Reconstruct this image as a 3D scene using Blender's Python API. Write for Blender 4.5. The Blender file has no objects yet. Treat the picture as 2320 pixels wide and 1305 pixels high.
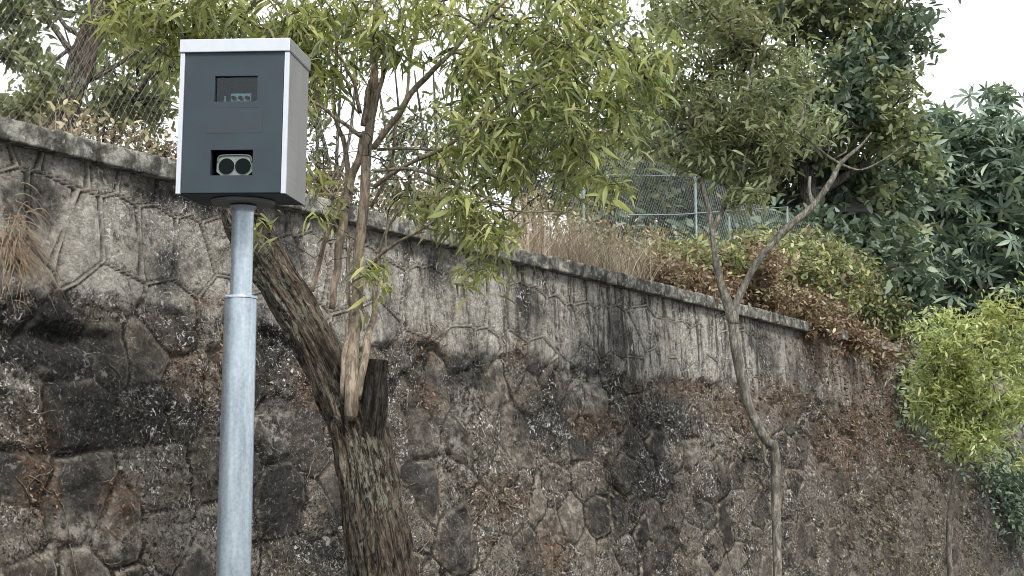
import bpy, bmesh, math, random
import numpy as np
from mathutils import Vector, Matrix

rng = np.random.default_rng(11)
random.seed(11)
SC = bpy.context.scene
COL = SC.collection
R = math.radians

# ---------------------------------------------------------------- camera
FPX = 3200.0
PITCH = math.atan(449 / FPX)
CAM = np.array([0.0, 0.0, 1.6])
cam = bpy.data.cameras.new('camera')
cam.sensor_width = 36.0
cam.lens = 36.0 * FPX / 2320.0
cam.clip_start = 0.05
cam.clip_end = 2000
co = bpy.data.objects.new('camera', cam)
COL.objects.link(co)
co.location = CAM
co.rotation_euler = (math.pi / 2 + PITCH, 0, 0)
SC.camera = co

# ---------------------------------------------------------------- sky and sun (bright overcast)
w = bpy.data.worlds.new('World')
SC.world = w
w.use_nodes = True
nt = w.node_tree
nt.nodes.clear()
sky = nt.nodes.new('ShaderNodeTexSky')
sky.sky_type = 'NISHITA'
sky.sun_disc = False
SUN_EL, SUN_AZ = 47.0, 156.0       # sun high behind the camera, veiled
sky.sun_elevation = R(SUN_EL)
sky.sun_rotation = R(SUN_AZ)
bg1 = nt.nodes.new('ShaderNodeBackground')
bg1.inputs[1].default_value = 0.06
nt.links.new(sky.outputs[0], bg1.inputs[0])
# cloud cover: a soft even grey-white layer, a little uneven
tc = nt.nodes.new('ShaderNodeTexCoord')
nz = nt.nodes.new('ShaderNodeTexNoise')
nz.inputs['Scale'].default_value = 1.6
nz.inputs['Detail'].default_value = 4
nt.links.new(tc.outputs['Generated'], nz.inputs['Vector'])
cr = nt.nodes.new('ShaderNodeValToRGB')
cr.color_ramp.elements[0].position = 0.3
cr.color_ramp.elements[0].color = (0.84, 0.90, 0.97, 1)
cr.color_ramp.elements[1].position = 0.7
cr.color_ramp.elements[1].color = (0.97, 0.985, 1.0, 1)
nt.links.new(nz.outputs[0], cr.inputs[0])
bg2 = nt.nodes.new('ShaderNodeBackground')
bg2.inputs[1].default_value = 1.12
nt.links.new(cr.outputs[0], bg2.inputs[0])
mx = nt.nodes.new('ShaderNodeMixShader')
mx.inputs[0].default_value = 0.93
nt.links.new(bg1.outputs[0], mx.inputs[1])
nt.links.new(bg2.outputs[0], mx.inputs[2])
out = nt.nodes.new('ShaderNodeOutputWorld')
nt.links.new(mx.outputs[0], out.inputs[0])

sl = bpy.data.lights.new('sun', 'SUN')
sl.energy = 2.3
sl.angle = R(12)
sl.color = (1.0, 0.965, 0.91)
so = bpy.data.objects.new('sun', sl)
COL.objects.link(so)
az, el = R(SUN_AZ), R(SUN_EL)
sd = Vector((math.sin(az) * math.cos(el), math.cos(az) * math.cos(el), math.sin(el)))
so.rotation_euler = (-sd).to_track_quat('-Z', 'Y').to_euler()
so.location = (0, 0, 30)

SC.view_settings.view_transform = 'Standard'
SC.view_settings.look = 'None'
SC.view_settings.exposure = 0.72
SC.view_settings.gamma = 1.0
SC.cycles.filter_width = 0.95
SC.cycles.max_bounces = 6
SC.cycles.diffuse_bounces = 3
SC.cycles.glossy_bounces = 3
SC.cycles.transmission_bounces = 4
SC.cycles.transparent_max_bounces = 6

# ---------------------------------------------------------------- measuring from the photograph
_F = np.array([0, math.cos(PITCH), math.sin(PITCH)])
_U = np.array([0, -math.sin(PITCH), math.cos(PITCH)])
_R = np.array([1.0, 0, 0])


def ray(x, y):
    return (x - 1160) / FPX * _R + (652.5 - y) / FPX * _U + _F


def at(x, y, Y):
    """world point seen at photo pixel x, y, at world distance Y in front of the camera"""
    d = ray(x, y)
    return CAM + d * (Y / d[1])


def atz(x, y, z):
    d = ray(x, y)
    return CAM + d * ((z - CAM[2]) / d[2])


WTOP = 4.4                                    # underside of the coping
WA = atz(0, 330, WTOP)
WB = atz(2000, 797, WTOP)
WD = (WB - WA) / np.linalg.norm(WB - WA)      # along the wall
WN = np.array([-WD[1], WD[0], 0.0])           # into the bank
WORG = np.array([WA[0], WA[1], 0.0])


def W(t, z, off=0.0):
    return WORG + WD * t + WN * off + np.array([0, 0, z])


def wtz(x, y, off=0.0):
    """t, z on the wall plane (shifted by off into the bank) at photo pixel"""
    d = ray(x, y)
    k = ((WORG + WN * off - CAM) @ WN) / (d @ WN)
    p = CAM + d * k
    return float((p - WORG) @ WD), float(p[2])


def wpx(x, y, off=0.0):
    t, z = wtz(x, y, off)
    return W(t, z, off)


# ---------------------------------------------------------------- noise (numpy)
def _hash(ix, iy, iz, seed):
    h = (ix * 374761393 + iy * 668265263 + iz * 2147483647 + seed * 1274126177) & 0xFFFFFFFF
    h = ((h ^ (h >> 13)) * 1274126177) & 0xFFFFFFFF
    h = (h ^ (h >> 16)) & 0xFFFFFFFF
    return h / 4294967295.0


def noise3(x, y, z=0.0, seed=0):
    x, y, z = np.broadcast_arrays(np.asarray(x, float), np.asarray(y, float), np.asarray(z, float))
    ix, iy, iz = np.floor(x).astype(np.int64), np.floor(y).astype(np.int64), np.floor(z).astype(np.int64)
    fx, fy, fz = x - ix, y - iy, z - iz
    fx, fy, fz = [q * q * (3 - 2 * q) for q in (fx, fy, fz)]
    r = 0
    for dx in (0, 1):
        for dy in (0, 1):
            for dz in (0, 1):
                r = r + _hash(ix + dx, iy + dy, iz + dz, seed) * (fx if dx else 1 - fx) * (fy if dy else 1 - fy) * (fz if dz else 1 - fz)
    return r


def fbm(x, y, z=0.0, oct=4, seed=0):
    a, s, r = 0.5, 1.0, 0
    for o in range(oct):
        r = r + a * (noise3(x * s, y * s, np.asarray(z) * s, seed + o * 17) - 0.5)
        a *= 0.55
        s *= 2.03
    return r


def sstep(a, b, x):
    t = np.clip((x - a) / (b - a), 0, 1)
    return t * t * (3 - 2 * t)


# ---------------------------------------------------------------- mesh helpers
def tag(o, label=None, cat=None, group=None, kind=None):
    if label: o['label'] = label
    if cat: o['category'] = cat
    if group: o['group'] = group
    if kind: o['kind'] = kind
    return o


def empty(name, loc, label, cat, group=None):
    o = bpy.data.objects.new(name, None)
    o.empty_display_size = 0.2
    COL.objects.link(o)
    o.location = tuple(loc)
    tag(o, label, cat, group)
    return o


def link(name, me, parent=None, mats=()):
    for m in mats:
        me.materials.append(m)
    o = bpy.data.objects.new(name, me)
    COL.objects.link(o)
    if parent is not None:
        o.parent = parent
        o.matrix_parent_inverse = Matrix.Translation(-Vector(parent.location)) if parent.parent is None else Matrix.Identity(4)
    return o


def np_mesh(name, V, Fq, smooth=True, matidx=None):
    """V (n,3), Fq (m,k) with constant k"""
    V = np.ascontiguousarray(V, dtype=np.float32)
    Fq = np.ascontiguousarray(Fq, dtype=np.int32)
    me = bpy.data.meshes.new(name)
    m, k = Fq.shape
    me.vertices.add(len(V))
    me.vertices.foreach_set('co', V.ravel())
    me.loops.add(m * k)
    me.loops.foreach_set('vertex_index', Fq.ravel())
    me.polygons.add(m)
    me.polygons.foreach_set('loop_start', np.arange(0, m * k, k, dtype=np.int32))
    me.polygons.foreach_set('loop_total', np.full(m, k, dtype=np.int32))
    if smooth:
        me.polygons.foreach_set('use_smooth', np.ones(m, dtype=bool))
    if matidx is not None:
        me.polygons.foreach_set('material_index', np.asarray(matidx, dtype=np.int32))
    me.update(calc_edges=True)
    return me


def add_attr(me, name, vals):
    a = me.attributes.new(name, 'FLOAT', 'POINT')
    a.data.foreach_set('value', np.asarray(vals, dtype=np.float32))


class MB:
    """collects quads of many tubes, boxes"""
    def __init__(self):
        self.V, self.F, self.n, self.A = [], [], 0, []

    def add(self, V, F):
        self.V.append(np.asarray(V, float)); self.F.append(np.asarray(F, int) + self.n); self.n += len(V)

    def tube(self, P, rad, sides=6):
        P = np.asarray(P, float); rad = np.broadcast_to(np.asarray(rad, float), (len(P),))
        V = ring_verts(P, rad, sides)
        n = len(P)
        i = np.arange(n - 1)[:, None] * sides
        j = np.arange(sides)[None, :]
        j2 = (j + 1) % sides
        F = np.stack([i + j, i + j2, i + sides + j2, i + sides + j], -1).reshape(-1, 4)
        V = np.vstack([V, P[:1], P[-1:]])
        c0, c1 = n * sides, n * sides + 1
        e = []
        for a in range(0, sides, 2):
            e.append([c0, (a + 2) % sides, (a + 1) % sides, a])
            b = (n - 1) * sides
            e.append([c1, b + a, b + (a + 1) % sides, b + (a + 2) % sides])
        if sides % 2 == 0:
            F = np.vstack([F, np.array(e)])
        self.add(V, F)

    def box(self, lo, hi):
        x0, y0, z0 = lo; x1, y1, z1 = hi
        V = [(x0, y0, z0), (x1, y0, z0), (x1, y1, z0), (x0, y1, z0), (x0, y0, z1), (x1, y0, z1), (x1, y1, z1), (x0, y1, z1)]
        F = [(0, 3, 2, 1), (4, 5, 6, 7), (0, 1, 5, 4), (1, 2, 6, 5), (2, 3, 7, 6), (3, 0, 4, 7)]
        self.add(V, F)

    def build(self, name, mat, parent=None, smooth=True):
        me = np_mesh(name, np.vstack(self.V), np.vstack(self.F), smooth)
        if self.A:
            q = me.attributes.new('barkco', 'FLOAT_VECTOR', 'POINT')
            q.data.foreach_set('vector', np.vstack(self.A).astype(np.float32).ravel())
        return link(name, me, parent, [mat])


def frames(P):
    T = np.gradient(P, axis=0)
    T /= np.linalg.norm(T, axis=1)[:, None] + 1e-9
    ref = np.array([0.3, 1.0, 0.1]) if abs(T[0][1]) < 0.8 else np.array([1.0, 0.2, 0.3])
    A = np.zeros_like(P)
    a = ref
    for i in range(len(P)):
        a = a - (a @ T[i]) * T[i]
        a = a / (np.linalg.norm(a) + 1e-9)
        A[i] = a
    return T, A, np.cross(T, A)


def ring_verts(P, rad, sides):
    T, A, B = frames(P)
    th = np.linspace(0, 2 * math.pi, sides, endpoint=False)
    V = P[:, None, :] + rad[:, None, None] * (np.cos(th)[None, :, None] * A[:, None, :] + np.sin(th)[None, :, None] * B[:, None, :])
    return V.reshape(-1, 3)


def spline(P, n):
    """Catmull-Rom through the rows of P (any number of columns), n samples"""
    P = np.asarray(P, float)
    if len(P) == 2:
        t = np.linspace(0, 1, n)[:, None]
        return P[0] * (1 - t) + P[1] * t
    Q = np.vstack([2 * P[0] - P[1], P, 2 * P[-1] - P[-2]])
    seg = np.linalg.norm(np.diff(P[:, :3], axis=0), axis=1)
    cum = np.concatenate([[0], np.cumsum(seg)])
    s = np.linspace(0, cum[-1], n)
    k = np.clip(np.searchsorted(cum, s, side='right') - 1, 0, len(P) - 2)
    t = ((s - cum[k]) / (seg[k] + 1e-9))[:, None]
    p0, p1, p2, p3 = Q[k], Q[k + 1], Q[k + 2], Q[k + 3]
    return 0.5 * (2 * p1 + (p2 - p0) * t + (2 * p0 - 5 * p1 + 4 * p2 - p3) * t ** 2 + (3 * p1 - p0 - 3 * p2 + p3) * t ** 3)


def bark_tube(mb, P, rad, sides=48, step=0.03, amp=0.12, sx=14.0, sz=2.5, seed=3, flat_top=False):
    """thick limb with ridged bark relief"""
    L = np.linalg.norm(np.diff(P, axis=0), axis=1).sum()
    n = max(8, int(L / step))
    Q = spline(np.column_stack([P, rad]), n)
    C, r = Q[:, :3], np.maximum(Q[:, 3], 0.004)
    T, A, B = frames(C)
    th = np.linspace(0, 2 * math.pi, sides, endpoint=False)
    s = np.linspace(0, L, n)[:, None]
    cx, cy = np.cos(th)[None, :], np.sin(th)[None, :]
    rr = r[:, None]
    wob = fbm(cx * 1.2 + 7, cy * 1.2, s * 1.3, 3, seed)
    warp = fbm(cx * 3, cy * 3, s * 4, 2, seed + 9) * 0.9
    rid = noise3(cx * rr * sx * 2 + warp, cy * rr * sx * 2 + warp, s * sz, seed + 5)
    rid = 1 - np.abs(rid * 2 - 1) ** 0.8
    rid2 = noise3(cx * rr * sx * 5, cy * rr * sx * 5, s * sz * 3.2, seed + 6)
    d = rr * (1 + 0.35 * wob) + amp * 0.22 * (0.5 - rid) * np.minimum(1, rr / 0.12) + amp * 0.09 * (rid2 - 0.5)
    V = C[:, None, :] + d[..., None] * (cx[..., None] * A[:, None, :] + cy[..., None] * B[:, None, :])
    V = V.reshape(-1, 3)
    i = np.arange(n - 1)[:, None] * sides
    j = np.arange(sides)[None, :]
    j2 = (j + 1) % sides
    F = np.stack([i + j, i + j2, i + sides + j2, i + sides + j], -1).reshape(-1, 4)
    c1 = len(V)
    V = np.vstack([V, C[-1:] + (T[-1:] * (0 if flat_top else r[-1] * 0.6))])
    b = (n - 1) * sides
    e = [[c1, b + a, b + (a + 1) % sides, b + (a + 2) % sides] for a in range(0, sides, 2)]
    r0 = max(rad.max(), .05) if hasattr(rad, 'max') else .1
    ac = np.stack([cx * r0 + 0 * s, cy * r0 + 0 * s, s + seed * 3.1 + 0 * cx], -1).reshape(-1, 3)
    mb.A.append(np.vstack([ac, ac[-1:]]))
    mb.add(V, np.vstack([F, e]))


# ---------------------------------------------------------------- materials
def mat(name):
    m = bpy.data.materials.new(name)
    m.use_nodes = True
    n = m.node_tree
    n.nodes.clear()
    o = n.nodes.new('ShaderNodeOutputMaterial')
    p = n.nodes.new('ShaderNodeBsdfPrincipled')
    n.links.new(p.outputs[0], o.inputs[0])
    return m, n, p, o


def N(n, t, **kw):
    x = n.nodes.new(t)
    for k, v in kw.items():
        setattr(x, k, v)
    return x


def noise(n, vec, scale, detail=4, rough=0.6, dist=0.0):
    x = N(n, 'ShaderNodeTexNoise')
    x.inputs['Scale'].default_value = scale
    x.inputs['Detail'].default_value = detail
    x.inputs['Roughness'].default_value = rough
    x.inputs['Distortion'].default_value = dist
    n.links.new(vec, x.inputs['Vector'])
    return x.outputs[0]


def mapping(n, vec, scale):
    x = N(n, 'ShaderNodeMapping')
    x.inputs['Scale'].default_value = scale
    n.links.new(vec, x.inputs['Vector'])
    return x.outputs[0]


def ramp(n, fac, stops):
    x = N(n, 'ShaderNodeValToRGB')
    e = x.color_ramp.elements
    while len(e) < len(stops):
        e.new(0.5)
    for i, (p, c) in enumerate(stops):
        e[i].position = p
        e[i].color = (c, c, c, 1) if isinstance(c, (int, float)) else (c[0], c[1], c[2], 1)
    n.links.new(fac, x.inputs[0])
    return x.outputs[0]


def mixc(n, fac, a, b, mode='MIX'):
    x = N(n, 'ShaderNodeMix', data_type='RGBA', blend_type=mode)
    for s, v in ((0, fac), (6, a), (7, b)):
        if isinstance(v, (int, float)):
            x.inputs[s].default_value = v
        elif isinstance(v, tuple):
            x.inputs[s].default_value = (v[0], v[1], v[2], 1)
        else:
            n.links.new(v, x.inputs[s])
    return x.outputs[2]


def mth(n, op, a, b=0.0, clamp=False):
    x = N(n, 'ShaderNodeMath', operation=op)
    x.use_clamp = clamp
    for i, v in enumerate((a, b)):
        if isinstance(v, (int, float)):
            x.inputs[i].default_value = v
        else:
            n.links.new(v, x.inputs[i])
    return x.outputs[0]


def attr(n, name):
    x = N(n, 'ShaderNodeAttribute')
    x.attribute_name = name
    return x.outputs['Fac']


def bump(n, p, h, strength=0.5, dist=0.01):
    x = N(n, 'ShaderNodeBump')
    x.inputs['Strength'].default_value = strength
    x.inputs['Distance'].default_value = dist
    n.links.new(h, x.inputs['Height'])
    n.links.new(x.outputs[0], p.inputs['Normal'])


def coord(n):
    return N(n, 'ShaderNodeTexCoord').outputs['Object']


LEAF_GAIN = 1.45


def leaf_mat(name, stops, clump=None, clump_scale=1.2, trans=0.35, rough=0.5):
    """stops: ramp over the per-leaf random; clump: colour the noise-picked clumps lean towards"""
    m, n, p, o = mat(name)
    g = N(n, 'ShaderNodeNewGeometry')
    gain = LEAF_GAIN * {'leaf_dark': 1.75, 'leaf_blue_green': 1.6, 'leaf_grey_green': 1.45, 'leaf_olive': 1.3, 'leaf_yellow_green': 1.32, 'leaf_lime': 1.5, 'leaf_straw': 1.15}.get(name, 1.0)
    grey = lambda c_: tuple(.86 * h + .14 * (.25 * c_[0] + .65 * c_[1] + .1 * c_[2]) for h in c_)
    stops = [(q, tuple(min(.6, h * gain) for h in grey(c_))) for q, c_ in stops]
    clump = clump and tuple(h * gain for h in grey(clump))
    c = ramp(n, g.outputs['Random Per Island'], stops)
    if clump:
        nz = ramp(n, noise(n, coord(n), clump_scale, 2), [(0.42, 0.0), (0.6, 1.0)])
        c = mixc(n, mth(n, 'MULTIPLY', nz, 0.6), c, clump)
    n.links.new(c, p.inputs['Base Color'])
    p.inputs['Roughness'].default_value = rough
    p.inputs['Specular IOR Level'].default_value = 0.35
    t = N(n, 'ShaderNodeBsdfTranslucent')
    tcol = mixc(n, 0.5, c, mixc(n, 1.0, c, (1.25, 1.3, 0.55), 'MULTIPLY'))
    n.links.new(tcol, t.inputs[0])
    ms = N(n, 'ShaderNodeMixShader')
    ms.inputs[0].default_value = trans
    n.links.new(p.outputs[0], ms.inputs[1])
    n.links.new(t.outputs[0], ms.inputs[2])
    n.links.new(ms.outputs[0], o.inputs[0])
    return m


def bark_mat(name, dark, light, moss=None, sx=9.0, sz=2.0, bstr=0.8):
    m, n, p, o = mat(name)
    v = coord(n)
    st = mapping(n, v, (sx, sx, sz))
    a = noise(n, st, 2.5, 6, 0.7, 0.6)
    c = ramp(n, a, [(0.42, dark), (0.50, tuple((d * 1.6 + l) / 2.6 for d, l in zip(dark, light))), (0.60, light)])
    big = ramp(n, noise(n, v, 1.7, 3), [(0.35, 0.55), (0.7, 1.25)])
    c = mixc(n, 1.0, c, big, 'MULTIPLY')
    if moss:
        mk = ramp(n, noise(n, mapping(n, v, (2, 2, .8)), 14, 5, 0.75), [(0.50, 0.0), (0.55, 1.0)])
        c = mixc(n, mth(n, 'MULTIPLY', mk, 0.75), c, moss)
    n.links.new(c, p.inputs['Base Color'])
    p.inputs['Roughness'].default_value = 0.9
    p.inputs['Specular IOR Level'].default_value = 0.2
    bump(n, p, a, bstr, 0.02)
    return m


def plain(name, col, rough=0.6, metal=0.0, var=0.06, scale=20, bstr=0.05, spec=0.5):
    m, n, p, o = mat(name)
    v = coord(n)
    nz = noise(n, v, scale, 4)
    c = mixc(n, 1.0, col, ramp(n, nz, [(0.3, 1 - var), (0.7, 1 + var)]), 'MULTIPLY')
    n.links.new(c, p.inputs['Base Color'])
    n.links.new(ramp(n, noise(n, v, scale * .4, 3), [(0.3, rough * 0.85), (0.7, min(1, rough * 1.15))]), p.inputs['Roughness'])
    p.inputs['Metallic'].default_value = metal
    p.inputs['Specular IOR Level'].default_value = spec
    bump(n, p, nz, bstr, 0.004)
    return m

# ---------------------------------------------------------------- setting: ground, bank, wall
def wall_matrix():
    M = Matrix.Identity(4)
    for r in range(3):
        M[r][0] = WD[r]; M[r][1] = WN[r]; M[r][2] = (0, 0, 1)[r]; M[r][3] = WORG[r]
    return M


WM = wall_matrix()

m_soil, n, p, o = mat('soil')
v = coord(n)
c = ramp(n, noise(n, v, 3, 6, 0.7), [(0.3, (0.035, 0.026, 0.018)), (0.7, (0.13, 0.10, 0.065))])
n.links.new(c, p.inputs['Base Color']); p.inputs['Roughness'].default_value = 1
bump(n, p, noise(n, v, 18, 5), 0.8, 0.03)

m_pave, n, p, o = mat('verge')
v = coord(n)
c = ramp(n, noise(n, v, 5, 8, 0.75), [(0.3, (0.045, 0.045, 0.045)), (0.7, (0.09, 0.088, 0.085))])
n.links.new(c, p.inputs['Base Color']); p.inputs['Roughness'].default_value = 0.95
bump(n, p, noise(n, v, 60, 5), 0.4, 0.01)


def sheet(name, xs, ys, zf, m, local=False):
    X, Y = np.meshgrid(xs, ys, indexing='ij')
    V = np.stack([X, Y, zf(X, Y)], -1).reshape(-1, 3)
    a, b = len(xs), len(ys)
    i = np.arange(a - 1)[:, None] * b; j = np.arange(b - 1)[None, :]
    F = np.stack([i + j, i + b + j, i + b + j + 1, i + j + 1], -1).reshape(-1, 4)
    ob = link(name, np_mesh(name, V, F), None, [m])
    if local: ob.matrix_world = WM
    return ob


g = sheet('ground', np.linspace(-400, 400, 60), np.concatenate([np.linspace(-400, -10, 12), np.linspace(0, 80, 60), np.linspace(90, 400, 12)]), lambda X, Y: -0.06 * np.clip(Y - 6, 0, 60), m_pave)
tag(g, kind='structure')


def bankz(T, O):
    flat = WTOP + 0.16 + 0.10 * fbm(T * .8, O * .8, 0, 3, 4)
    hump = 3.6 * sstep(9, 24, O) * sstep(9, 24, T) * (1 + .5 * fbm(T * .15, O * .15, 2, 3, 8))
    return flat + np.maximum(hump, 0) - 0.25 * (O < 0.3)


b = sheet('bank', np.concatenate([np.linspace(-60, -8, 12), np.linspace(-7, 60, 140), np.linspace(65, 160, 12)]),
          np.concatenate([np.linspace(0.22, 30, 70), np.linspace(34, 150, 10)]), bankz, m_soil, True)
tag(b, kind='structure')

# --- masonry relief and stain masks
Tn = [-6.0]
while Tn[-1] < 46:
    Tn.append(Tn[-1] + 0.00125 * (WA[1] + WD[1] * Tn[-1]))
Tn = np.array(Tn)
Zn = np.concatenate([np.arange(-2.9, 0.5, 0.045), np.linspace(0.5, WTOP + 0.03, 245)])
TT, ZZ = np.meshgrid(Tn, Zn, indexing='ij')

BAND = 3.22
r2 = np.random.default_rng(5)
seeds = []
for row, z in enumerate((4.5, 3.78)):
    for t in np.arange(-8, 48, 0.43):
        seeds.append([t + 0.215 * row + r2.normal(0, .045), z + r2.normal(0, .07), r2.random(), 0])
for iz, z in enumerate(np.arange(-2.8, BAND, 0.5)):
    for t in np.arange(-8, 48, 0.62):
        seeds.append([t + 0.31 * (iz % 2) + r2.normal(0, .14), z + r2.normal(0, .11), r2.random(), 0])
seeds = np.array(seeds)
# single stones one can pick out in the photograph: pixel, tone (0 dark .. 1 pale), flat face
STONES = [(1620, 1180, .02, 1), (1022, 1205, .55, 1), (735, 1110, .62, 1), (935, 1100, .30, 1), (622, 1140, .12, 1), (1222, 1215, .8, 1),
          (1500, 775, .98, 1), (150, 1130, .5, 1), (15, 1090, .25, 1), (1330, 1170, .33, 1), (1430, 1200, .2, 1), (1880, 1100, .3, 1),
          (1870, 1230, .5, 1), (2080, 1200, .6, 1), (150, 930, .15, 0), (310, 930, .25, 0), (130, 790, .05, 0),
          (1470, 1030, .35, 1), (480, 1060, .5, 0), (1125, 1060, .4, 0), (330, 1200, .7, 0), (690, 1000, .3, 0)]
for px, py, tone, flat in STONES:
    t, z = wtz(px, py)
    k = np.hypot(seeds[:, 0] - t, seeds[:, 1] - z) > 0.36
    seeds = np.vstack([seeds[k], [[t, z, tone, flat]]])

F1 = np.empty_like(TT); F2 = np.empty_like(TT); TONE = np.empty_like(TT); FLAT = np.empty_like(TT)
wx = TT + 0.22 * fbm(TT * 1.6, ZZ * 1.6, 0, 3, 1) * (ZZ < BAND + .1)
wz = ZZ + 0.22 * fbm(TT * 1.6, ZZ * 1.6, 5, 3, 2) * (ZZ < BAND + .1)
wx = wx + 0.03 * fbm(TT * 2.5, ZZ * 2.5, 0, 2, 31)
wz = wz + 0.035 * fbm(TT * 2.5, ZZ * 2.5, 0, 2, 32)
for i0 in range(0, len(Tn), 24):
    s = slice(i0, i0 + 24)
    k = (seeds[:, 0] > Tn[s].min() - 1.3) & (seeds[:, 0] < Tn[s].max() + 1.3)
    S = seeds[k]
    d = np.hypot(wx[s][..., None] - S[:, 0], wz[s][..., None] - S[:, 1])
    o2 = np.argpartition(d, 1, axis=-1)[..., :2]
    dd = np.take_along_axis(d, o2, -1)
    sw = dd[..., 0] > dd[..., 1]
    idx = np.where(sw, o2[..., 1], o2[..., 0])
    F1[s] = dd.min(-1); F2[s] = dd.max(-1)
    TONE[s] = S[idx, 2]; FLAT[s] = S[idx, 3]
EDGE = F2 - F1
FLAT = np.maximum(FLAT, .75 * (_hash((TONE * 9973).astype(np.int64), 0 * TT.astype(np.int64), 0 * TT.astype(np.int64), 3) > .68))
band = sstep(BAND - .06, BAND + .08, ZZ + 0.45 * fbm(TT * 1.3, ZZ * 1.3, 0, 4, 3))


def patches(lst):
    r = np.zeros_like(TT)
    for px, py, rx, ry in lst:
        t, z = wtz(px, py)
        t1, _ = wtz(px + rx, py); _, z1 = wtz(px, py - ry)
        a = np.hypot((TT - t) / max(.05, t1 - t), (ZZ - z) / max(.05, z1 - z))
        r = np.maximum(r, 1 - sstep(0.35, 1.25, a + 1.1 * fbm(TT * 4, ZZ * 4, 0, 4, 40)))
    return r


rust = patches([(55, 1080, 55, 170), (240, 1130, 50, 80), (960, 780, 45, 45), (1150, 800, 35, 30), (470, 690, 70, 28), (400, 850, 60, 70),
                (1120, 1130, 70, 60), (1560, 880, 60, 40), (1640, 930, 70, 70), (1970, 930, 80, 120), (1860, 800, 60, 100), (30, 600, 60, 60),
                (950, 900, 50, 40), (1750, 900, 80, 50), (500, 800, 40, 60), (700, 880, 60, 60), (1330, 960, 60, 40), (2050, 1000, 80, 70),
                (1220, 1250, 50, 60), (1900, 1000, 80, 80)])
dark = patches([(130, 800, 200, 110), (300, 930, 190, 100), (60, 700, 140, 60), (360, 620, 45, 70), (610, 760, 90, 90), (700, 1250, 90, 60),
                (1060, 840, 60, 60), (2240, 1130, 90, 200), (2060, 850, 60, 160), (620, 1120, 70, 110), (1820, 850, 50, 90), (60, 450, 90, 90),
                (440, 460, 120, 40), (1330, 830, 80, 60), (1520, 960, 90, 60), (1450, 1080, 90, 60), (640, 560, 50, 70), (730, 1180, 80, 40),
                (1240, 960, 120, 70), (330, 440, 60, 50), (1180, 700, 40, 70), (1390, 760, 30, 90), (1720, 790, 40, 80), (980, 620, 40, 60)])
lite = patches([(265, 600, 70, 100), (160, 1220, 160, 60), (470, 760, 60, 60), (600, 960, 40, 60), (1050, 930, 60, 60), (1310, 880, 50, 60),
                (30, 860, 50, 40), (720, 560, 70, 60), (1030, 700, 60, 90), (420, 1200, 130, 70), (1500, 770, 30, 80), (1000, 1040, 60, 60),
                (1600, 1000, 60, 60), (620, 650, 40, 60), (560, 480, 40, 40), (1250, 770, 60, 60), (130, 570, 50, 50), (1770, 780, 50, 60)])
brown = sstep(1, 0, np.abs(TT - wtz(2030, 900)[0]) / 10.0) * 0.85

# cast relief (towards the road is negative local y)
dome = sstep(0.0, 0.16, EDGE) ** 0.7
rough = 0.10 * fbm(TT * 3.5, ZZ * 3.5, 0, 5, 6) + 0.060 * fbm(TT * 12, ZZ * 12, 0, 4, 7)
rub = 0.052 * dome + 0.05 * (noise3(TONE * 900, 0, 0, 8) - .4) * dome + rough * (1 - .6 * FLAT)
mort = sstep(.38, .56, noise3(TT * 1.4, ZZ * 1.4, 3, 12) + .3 * fbm(TT * 6, ZZ * 6, 0, 3, 13))      # mortar smeared over joints
rub = rub * (1 - .45 * mort) + .03 * mort
crag = 0.08 * np.abs(fbm(TT * 2.2, ZZ * 3.2, 0, 4, 21)) * 2
ridge = (1 - sstep(0.012, 0.026, EDGE)) * sstep(.06, .16, noise3(TT * 1.8, ZZ * 1.8, 9, 30) - .35 * sstep(9, 16, TT))
groove = np.exp(-((EDGE - 0.034) / 0.012) ** 2) * sstep(.06, .16, noise3(TT * 1.8, ZZ * 1.8, 9, 30) - .35 * sstep(9, 16, TT))
up = 0.075 + 0.018 * ridge - 0.020 * groove + 0.022 * fbm(TT * 2.5, ZZ * 2.5, 1, 4, 14) + .010 * fbm(TT * 16, ZZ * 16, 1, 3, 15)
hgt = up * band + (rub - crag) * (1 - band) + 0.10 * fbm(TT * .35, ZZ * .35, 0, 2, 16)
# hollow under a ledge on the left
t, z = wtz(130, 765)
hgt -= 0.22 * np.exp(-(((TT - t) / .42) ** 2 + ((ZZ - z) / .11) ** 2))
batter = (WTOP - ZZ) * 0.05
V = np.stack([TT, -hgt - batter, ZZ], -1).reshape(-1, 3)
a_, b_ = TT.shape
i = np.arange(a_ - 1)[:, None] * b_; j = np.arange(b_ - 1)[None, :]
F = np.stack([i + j, i + b_ + j, i + b_ + j + 1, i + j + 1], -1).reshape(-1, 4)
me = np_mesh('masonry', V, F)
streaky = sstep(2.0, 9.0, TT) * .85 + .15
joint = (1 - sstep(0.018, 0.045, EDGE)) * (1 - band) * (.35 + .65 * sstep(.3, .6, noise3(TT * 2, ZZ * 2, 4, 71)))
seam = sstep(.03, .05, EDGE) * (1 - sstep(.07, .13, EDGE)) * (1 - band) * sstep(.35, .6, noise3(TT * 1.5, ZZ * 1.5, 4, 72) + .25 * (ZZ < 1.9))
for nm, arr in (('tone', TONE), ('flat', FLAT), ('band', band), ('joint', joint), ('ridge', ridge * band), ('groove', groove * band),
                ('rust', rust), ('dark', dark), ('lite', lite), ('brown', brown), ('mort', mort * (1 - band)), ('streaky', streaky), ('seam', seam)):
    add_attr(me, nm, arr.ravel())

m_wall, n, p, o = mat('old_masonry')
v = coord(n)
fine = noise(n, v, 22, 8, 0.78)
mid = noise(n, v, 5, 7, 0.72, 0.4)
big = noise(n, v, 0.9, 4, 0.6)
strk = noise(n, mapping(n, v, (3.2, 1, 0.5)), 1.6, 8, 0.72, 0.5)
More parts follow.
